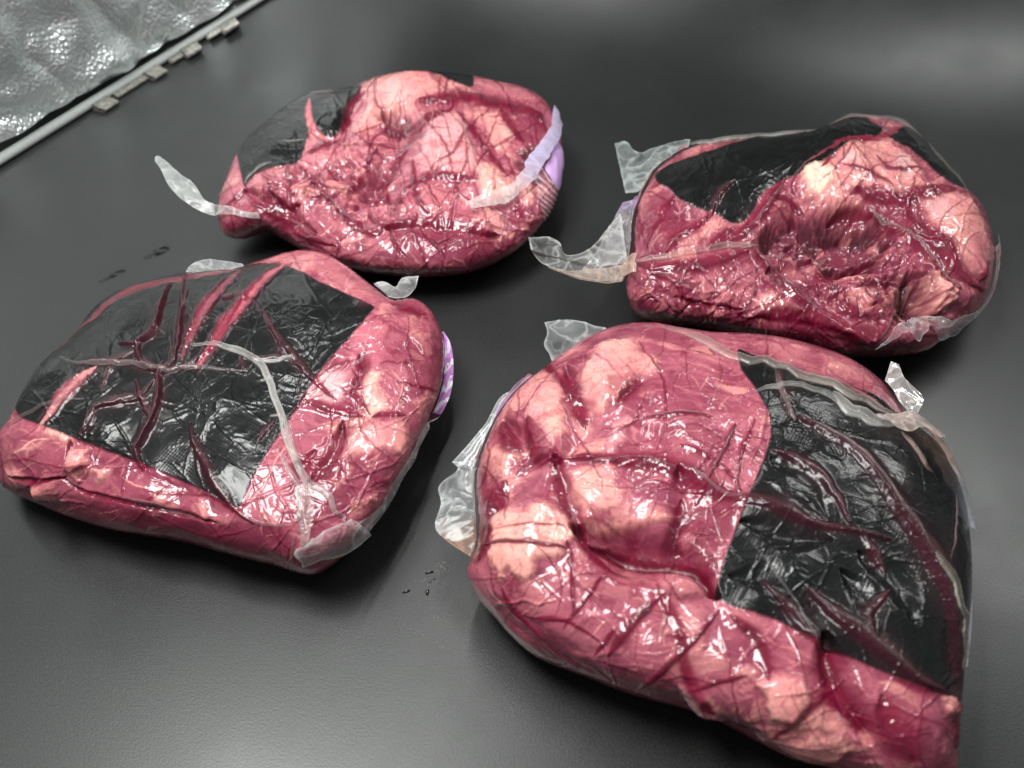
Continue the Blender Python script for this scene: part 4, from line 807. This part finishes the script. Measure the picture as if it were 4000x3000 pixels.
p.blood([(1180,120),(1230,150),(1420,210),(1600,280),(1700,330),(1640,340),(1400,250),(1200,170)], .4); p.blood([(900,1060),(1000,1260),(960,1300),(880,1160)], .35)
p.strokes(190, 60, 4.5, 'fat', .45, -.3); p.strokes(95, 330, 10, 'blood', .8, -.3+.9, .9)
p.pad([(1165,162),(1250,190),(1400,235),(1560,290),(1650,330),(1742,400),(1804,428),(1884,498),(1936,580),(1974,680),(1994,780),(2007,900),(2008,1000),(1996,1150),(1982,1280),(1968,1420),(1930,1410),(1880,1392),(1700,1320),(1520,1240),(1300,1130),(1150,1090),(1085,1050),(1120,920),(1180,760),(1220,660),(1262,560),(1287,480),(1282,400),(1230,310),(1180,240)])
p.hole([(1200,175),(1400,240),(1560,300),(1690,390)], 20, (.30,.10,.11), .8)
for a, w, h in (([(340,420),(350,500),(400,530)],32,.002), ([(555,250),(590,330),(622,435)],26,.002), ([(430,420),(450,540),(525,572)],28,.002), ([(380,610),(460,552),(520,570),(540,680),(590,780),(620,840),(680,920),(770,965)],24,.002),
    ([(520,570),(640,560),(760,570),(880,580),(960,610),(1060,660),(1180,700),(1280,730),(1400,780),(1500,812),(1600,832),(1710,852)],30,.003), ([(640,850),(760,872),(870,912),(1000,940),(1060,990),(1095,1060)],28,-.003), ([(970,700),(960,780),(930,850),(980,885)],32,-.001),
    ([(300,800),(272,860),(250,920)],26,.002), ([(345,640),(292,730),(262,870)],32,.002), ([(880,1000),(960,1170),(980,1280),(1020,1370),(1095,1435)],24,.001), ([(890,1050),(800,1140),(715,1250)],20,.001), ([(1140,1120),(1240,1210),(1280,1345)],20,.001), ([(1100,1100),(980,1240),(815,1375)],16,.001),
    ([(1480,1200),(1500,1330),(1560,1450),(1630,1540)],48,-.001), ([(1680,1400),(1700,1500),(1790,1630)],44,-.001), ([(1560,1340),(1440,1430),(1295,1535)],18,.001), ([(560,850),(580,950),(590,1110)],9,.001), ([(270,868),(400,870),(565,886)],9,.0015), ([(700,960),(640,1050),(555,1160)],8,.0008), ([(1000,1370),(1200,1330)],10,.0008),
    ([(960,520),(1060,560),(1160,640),(1180,700)],12,.0015), ([(1060,640),(1110,540),(1160,440)],14,.002), ([(820,420),(960,410),(1080,420)],9,.0012), ([(740,370),(800,310),(830,290)],18,-.001), ([(430,180),(520,260),(560,330)],16,.001), ([(1230,420),(1180,540),(1160,690)],10,.001), ([(1000,600),(1040,650),(1020,720)],16,.001),
    ([(1290,530),(1360,560),(1450,620),(1510,690),(1540,760),(1560,800)],22,.003), ([(1390,415),(1480,470),(1580,540),(1660,630),(1720,720),(1800,820),(1860,910),(1900,1000),(1930,1120),(1950,1300),(1945,1450),(1945,1580)],38,.0042), ([(1600,830),(1650,900),(1695,970)],20,.0025),
    ([(1420,1035),(1500,1110),(1600,1180),(1700,1260),(1800,1340),(1890,1385)],38,.004), ([(1250,1000),(1330,1080),(1400,1160),(1485,1235)],26,.0028), ([(1700,1035),(1640,1110),(1650,1190)],30,.0025), ([(1310,250),(1330,330),(1375,425)],18,.002),
        ([(1720,420),(1760,440),(1800,450)],16,.002), ([(660,1250),(740,1160)],9,.0008), ([(420,1120),(560,1130),(680,1200)],8,.0008), ([(330,1010),(380,1110),(480,1210)],12,.001)): p.crease(a, w, h)
p.trough([(580,800),(700,862),(870,908),(1000,948),(1090,1050)], 130, -.009); p.trough([(560,240),(600,330),(620,440),(560,560)], 90, -.005); p.trough([(520,560),(560,700),(620,840)], 70, -.004); p.trough([(1480,1190),(1510,1350),(1590,1480),(1640,1560)], 120, -.006); p.trough([(340,420),(430,560),(300,760)], 80, -.004); p.trough([(960,600),(980,720),(950,840)], 90, -.004)
p.trough([(1290,560),(1420,640),(1500,780)], 70, -.002); p.trough([(1180,780),(1330,830),(1500,850)], 80, -.003); p.trough([(1140,980),(1300,1000),(1420,1080)], 70, -.002); p.trough([(1600,900),(1720,1000),(1800,1150)], 90, -.003); p.trough([(1540,960),(1640,1080),(1660,1200)], 80, -.003)
for x, y, r, h in ((720,260,160,.004),(480,450,130,.003),(420,680,130,.003),(420,860,150,.004),(620,1060,200,.003),(820,1240,170,.003),(1150,1240,150,.003),(1330,1420,130,.005),(1420,1580,120,.003),(1000,470,190,.004),(900,680,140,.002),(780,880,120,-.009),(960,990,80,.003),(1400,640,130,.003),(1350,960,130,.003),(1600,760,120,.002),(1700,1100,140,.003),(1500,1180,110,.002),(1750,600,160,.002),(1300,780,110,.002),(1780,1560,130,.003),(1240,1080,80,.002),(1060,1420,80,.003),(650,680,110,.002)): p.lump(x, y, r, h)
p.strokes(34, 300, 9, 'ridge', 1, -.3+.4, 1.0)
p.finish()
for a, w, h, mk, tint in (([(890,85),(1000,120),(1100,168),(1200,200),(1320,235),(1450,280),(1560,330),(1680,390),(1745,425)],34,.005,.6,(.74,.62,.56)), ([(1225,322),(1330,300),(1420,312),(1490,330),(1545,385)],24,.004,.6,(.70,.66,.62)), ([(1500,330),(1600,400),(1680,445),(1745,435)],46,.005,.85,(.82,.78,.74)),
    ([(1745,470),(1800,540),(1830,590),(1855,612)],18,.005,.6,(.70,.46,.42)), ([(1395,410),(1490,465),(1590,535),(1670,625),(1730,715),(1805,812),(1865,905)],16,.0055,.34,(.60,.46,.46)), ([(1860,895),(1910,950),(1955,1060),(1970,1180),(1962,1320)],44,.006,.65,(.66,.60,.50)), ([(1300,240),(1325,330),(1372,425)],18,.004,.34,(.62,.46,.46)),
    ([(1415,1030),(1500,1105),(1600,1172),(1700,1250),(1800,1330)],12,.0055,.20,(.5,.42,.44)), ([(1220,860),(1290,960),(1370,1060),(1430,1180),(1470,1235)],9,.003,.32,(.55,.5,.5)), ([(1940,690),(1942,820),(1918,925)],9,.003,.45,(.60,.40,.42)), ([(1050,640),(1110,540),(1165,440)],9,.003,.3,(.9,.75,.75)),
    ([(1000,590),(1060,655),(1180,695),(1240,640),(1262,580)],12,.003,.3,(.88,.66,.68)), ([(540,590),(760,565),(880,576),(970,612)],10,.004,.2,(.8,.5,.54)), ([(240,880),(270,860),(330,740)],12,.003,.3,(.8,.6,.56)), ([(1680,735),(1760,745),(1830,765)],8,.002,.3,(.55,.45,.45)), ([(560,600),(575,740),(610,820)],10,.003,.24,(.88,.66,.66)),
    ([(270,866),(400,868),(565,884)],9,.002,.3,(.88,.66,.62)), ([(700,850),(860,910),(1000,938),(1060,985)],12,.003,.3,(.8,.72,.7)), ([(820,415),(960,404),(1085,415)],8,.0025,.3,(.92,.78,.78)), ([(260,980),(330,1080),(430,1190),(560,1290)],16,.002,.2,(.85,.62,.6))): p.fold(a, w, h, mk, tint)
def orange_end(u, v, P, C):
    k = sstep(.50, .72, u)[:, None]; C[:, :3] = C[:, :3]*(1-.85*k) + np.array([[.60,.27,.14]])*.85*k; C[:, 3] = np.clip(C[:, 3]+.12*k[:, 0], 0, .95)
    return C
def printed_edge(u, v, P, C):
    k = sstep(.50, .47, u)[:, None]*sstep(.30, .38, v)[:, None]
    C[:, :3] = C[:, :3]*(1-k) + np.array([[.66,.48,.74]])*k; C[:, 3] = np.where(k[:, 0] > .5, .88, C[:, 3])
    st = sstep(.25, .7, np.sin(v*26+u*10+3*noise(P, 110, 9)))*sstep(.50, .53, u)*sstep(.2, .3, v)
    C[:, 3] = np.clip(C[:, 3]*.8 + .55*st, 0, .95); return C
p.flap([(415,268),(370,310),(318,345),(272,430),(205,510),(150,572)], [(440,262),(368,340),(318,420),(288,480),(262,535),(246,590)], .34, .0009, .003, .25, rim=.22, name='printed_film', paint=printed_edge, step=4)
p.flap([(150,572),(172,600),(104,655),(112,720),(90,800),(130,850),(190,892),(240,922)], [(246,560),(240,600),(243,680),(246,740),(250,790),(254,840),(262,880),(262,905)], .24, .0018, .003, .25, rim=.35, paint=orange_end, step=5, freq=45)
p.flap([(505,215),(497,185),(478,150),(490,110),(480,72)], [(720,98),(680,88),(640,78),(590,66),(560,64)], .28, .002, -.004, .15, tint=(.78,.80,.80), rim=.3, freq=45)
p.flap([(1712,214),(1702,250),(1692,290),(1715,322),(1722,360),(1735,400),(1742,445)], [(1742,222),(1758,268),(1790,300),(1824,330),(1827,362),(1806,402),(1800,445)], .72, .0018, .005, .1, tint=(.86,.80,.78), rim=.2, freq=60, endz=(.012,.0), step=4)
p.flap([(1640,430),(1720,425),(1790,440),(1850,455),(1872,470)], [(1700,470),(1745,500),(1800,480),(1850,510),(1875,505)], .48, .0032, .005, .2, tint=(.82,.66,.60), rim=.25, freq=48, step=4)
def lav(u, v, P, C):
    k = sstep(.3, .7, u)[:, None]; C[:, :3] = np.array([[.84,.56,.48]])*(1-k) + np.array([[.80,.80,.90]])*k; C[:, 3] = np.clip(C[:, 3]+.3, 0, .95)
    return C
p.flap([(1800,440),(1850,500),(1895,580),(1940,660),(1962,720),(1985,790)], [(1875,490),(1910,540),(1946,600),(1975,680),(1990,770),(1994,820)], .5, .0016, .003, .4, paint=lav, name='seal_band', step=5)
def edgep(u, v, P, C): C[:, :3] = np.array([[.70,.58,.80]]); C[:, 3] = .85; return C
p.flap([(1990,1150),(1984,1220),(1974,1300)], [(2004,1060),(2000,1180),(1986,1300)], .6, .0006, .0, .4, paint=edgep, name='seal_band')
PACKS.append(p)

# ------------------------------------------------------------------ spilt liquid on the sheet
M_WET = plain('wet_drop', (.006, .006, .006), .12, coat=1.0); M_SMEAR = plain('wet_smear', (.004, .004, .004), .55); M_SMEAR.node_tree.nodes['Principled BSDF'].inputs['Specular IOR Level'].default_value = .08
_nt = M_SMEAR.node_tree; _n = _node(_nt, 'ShaderNodeTexNoise', dict(i_Scale=170.0, i_Detail=4.0)); _c = _node(_nt, 'ShaderNodeTexCoord', {}); _m = _node(_nt, 'ShaderNodeMapRange', dict(i_1=.40, i_2=.62, i_3=.0, i_4=.75))
_nt.links.new(_c.outputs['Object'], _n.inputs['Vector']); _nt.links.new(_n.outputs[0], _m.inputs[0]); _nt.links.new(_m.outputs[0], _nt.nodes['Principled BSDF'].inputs['Alpha'])
def drop(uv, ru, rv, ang, label, hgt=.0009, seed=0, group='drops of liquid on the sheet'):
    c = at_z(np.array(uv, float), .0)
    n, m = 28, 5; V = [(0, 0, hgt)]; rs = np.random.RandomState(seed)
    wob = 1 + .22*np.sin(np.arange(n)/n*2*math.pi*2+rs.rand()*6) + .12*np.sin(np.arange(n)/n*2*math.pi*3+rs.rand()*6)
    for k in range(1, m+1):
        f = k/m
        for j in range(n):
            a = 2*math.pi*j/n; x, y = ru*f*wob[j]*math.cos(a), rv*f*wob[j]*math.sin(a)
            V.append((x*math.cos(ang)-y*math.sin(ang), x*math.sin(ang)+y*math.cos(ang), hgt*(1-f**2.2) + .0002))
    F = [(0, 1+j, 1+(j+1) % n, 1+(j+1) % n) for j in range(n)]
    F = []
    for k in range(m-1):
        for j in range(n): F.append((1+k*n+j, 1+(k+1)*n+j, 1+(k+1)*n+(j+1) % n, 1+k*n+(j+1) % n))
    for j in range(0, n, 2): F.append((0, 1+j, 1+(j+1) % n, 1+(j+2) % n))
    o = make_mesh('liquid_drop', np.array(V), F, M_SMEAR if ru > .006 else M_WET); o.location = c
    o['label'] = label; o['category'] = 'drop'; o['group'] = group; return o
k = 450/1659
drop((1550+470*k, 2150+318*k), .0020, .0010, .4, 'largest of the dark droplets beside the clear seal of the front right pack', seed=1)
drop((1550+140*k, 2150+597*k), .0019, .0008, .5, 'dark droplet farthest from the front right pack, alone at the end of the spatter', seed=2)
drop((1550+440*k, 2150+603*k), .0012, .0016, -.5, 'dark droplet lowest in the spatter, with a thin tail toward the front right pack', seed=3)
for q, (x, y) in enumerate(((541,408), (478,452))): drop((1550+x*k, 2150+y*k), .0007, .0007, .3, ('upper' if q == 0 else 'lower')+' of the two pinhead droplets amid the dark spatter', .0004, 4+q)
drop((618, 985), .0150, .0038, .75, 'longer dark wet smear on the sheet between the two left packs', .0003, 8)
drop((445, 1075), .0105, .0030, .70, 'shorter dark wet smear on the sheet above the front left pack', .0003, 9)

# dried residue left on the sheet beside the front right pack
def specks():
    rs = np.random.RandomState(5); V, F = [], []
    for (a, b, n, sp) in (((1622, 2465), (1800, 2560), 150, 5), ((1680, 2402), (1750, 2428), 40, 4), ((1700, 2232), (1750, 2206), 90, 12), ((1660, 2260), (1740, 2290), 40, 14)):
        for _ in range(n):
            t = rs.rand(); c = at_z(np.array(a)*(1-t)+np.array(b)*t+rs.randn(2)*sp, 0.0); r = .00012+.00022*rs.rand(); k0 = len(V); q = rs.rand()*6; e = .4+.6*rs.rand()
            for j in range(5): V.append(c + [r*math.cos(q+j*1.257), r*e*math.sin(q+j*1.257), .0001])
            V.append(c + [0, 0, .0001+r*.6]); F += [(k0+j, k0+(j+1) % 5, k0+5) for j in range(5)]
    o = make_mesh('dried_specks', np.array(V), F, plain('dried_residue', (.13, .13, .125), .6)); o['kind'] = 'stuff'; o['label'] = 'pale dried flecks on the black sheet beside the biggest pack'; o['category'] = 'residue'
specks()
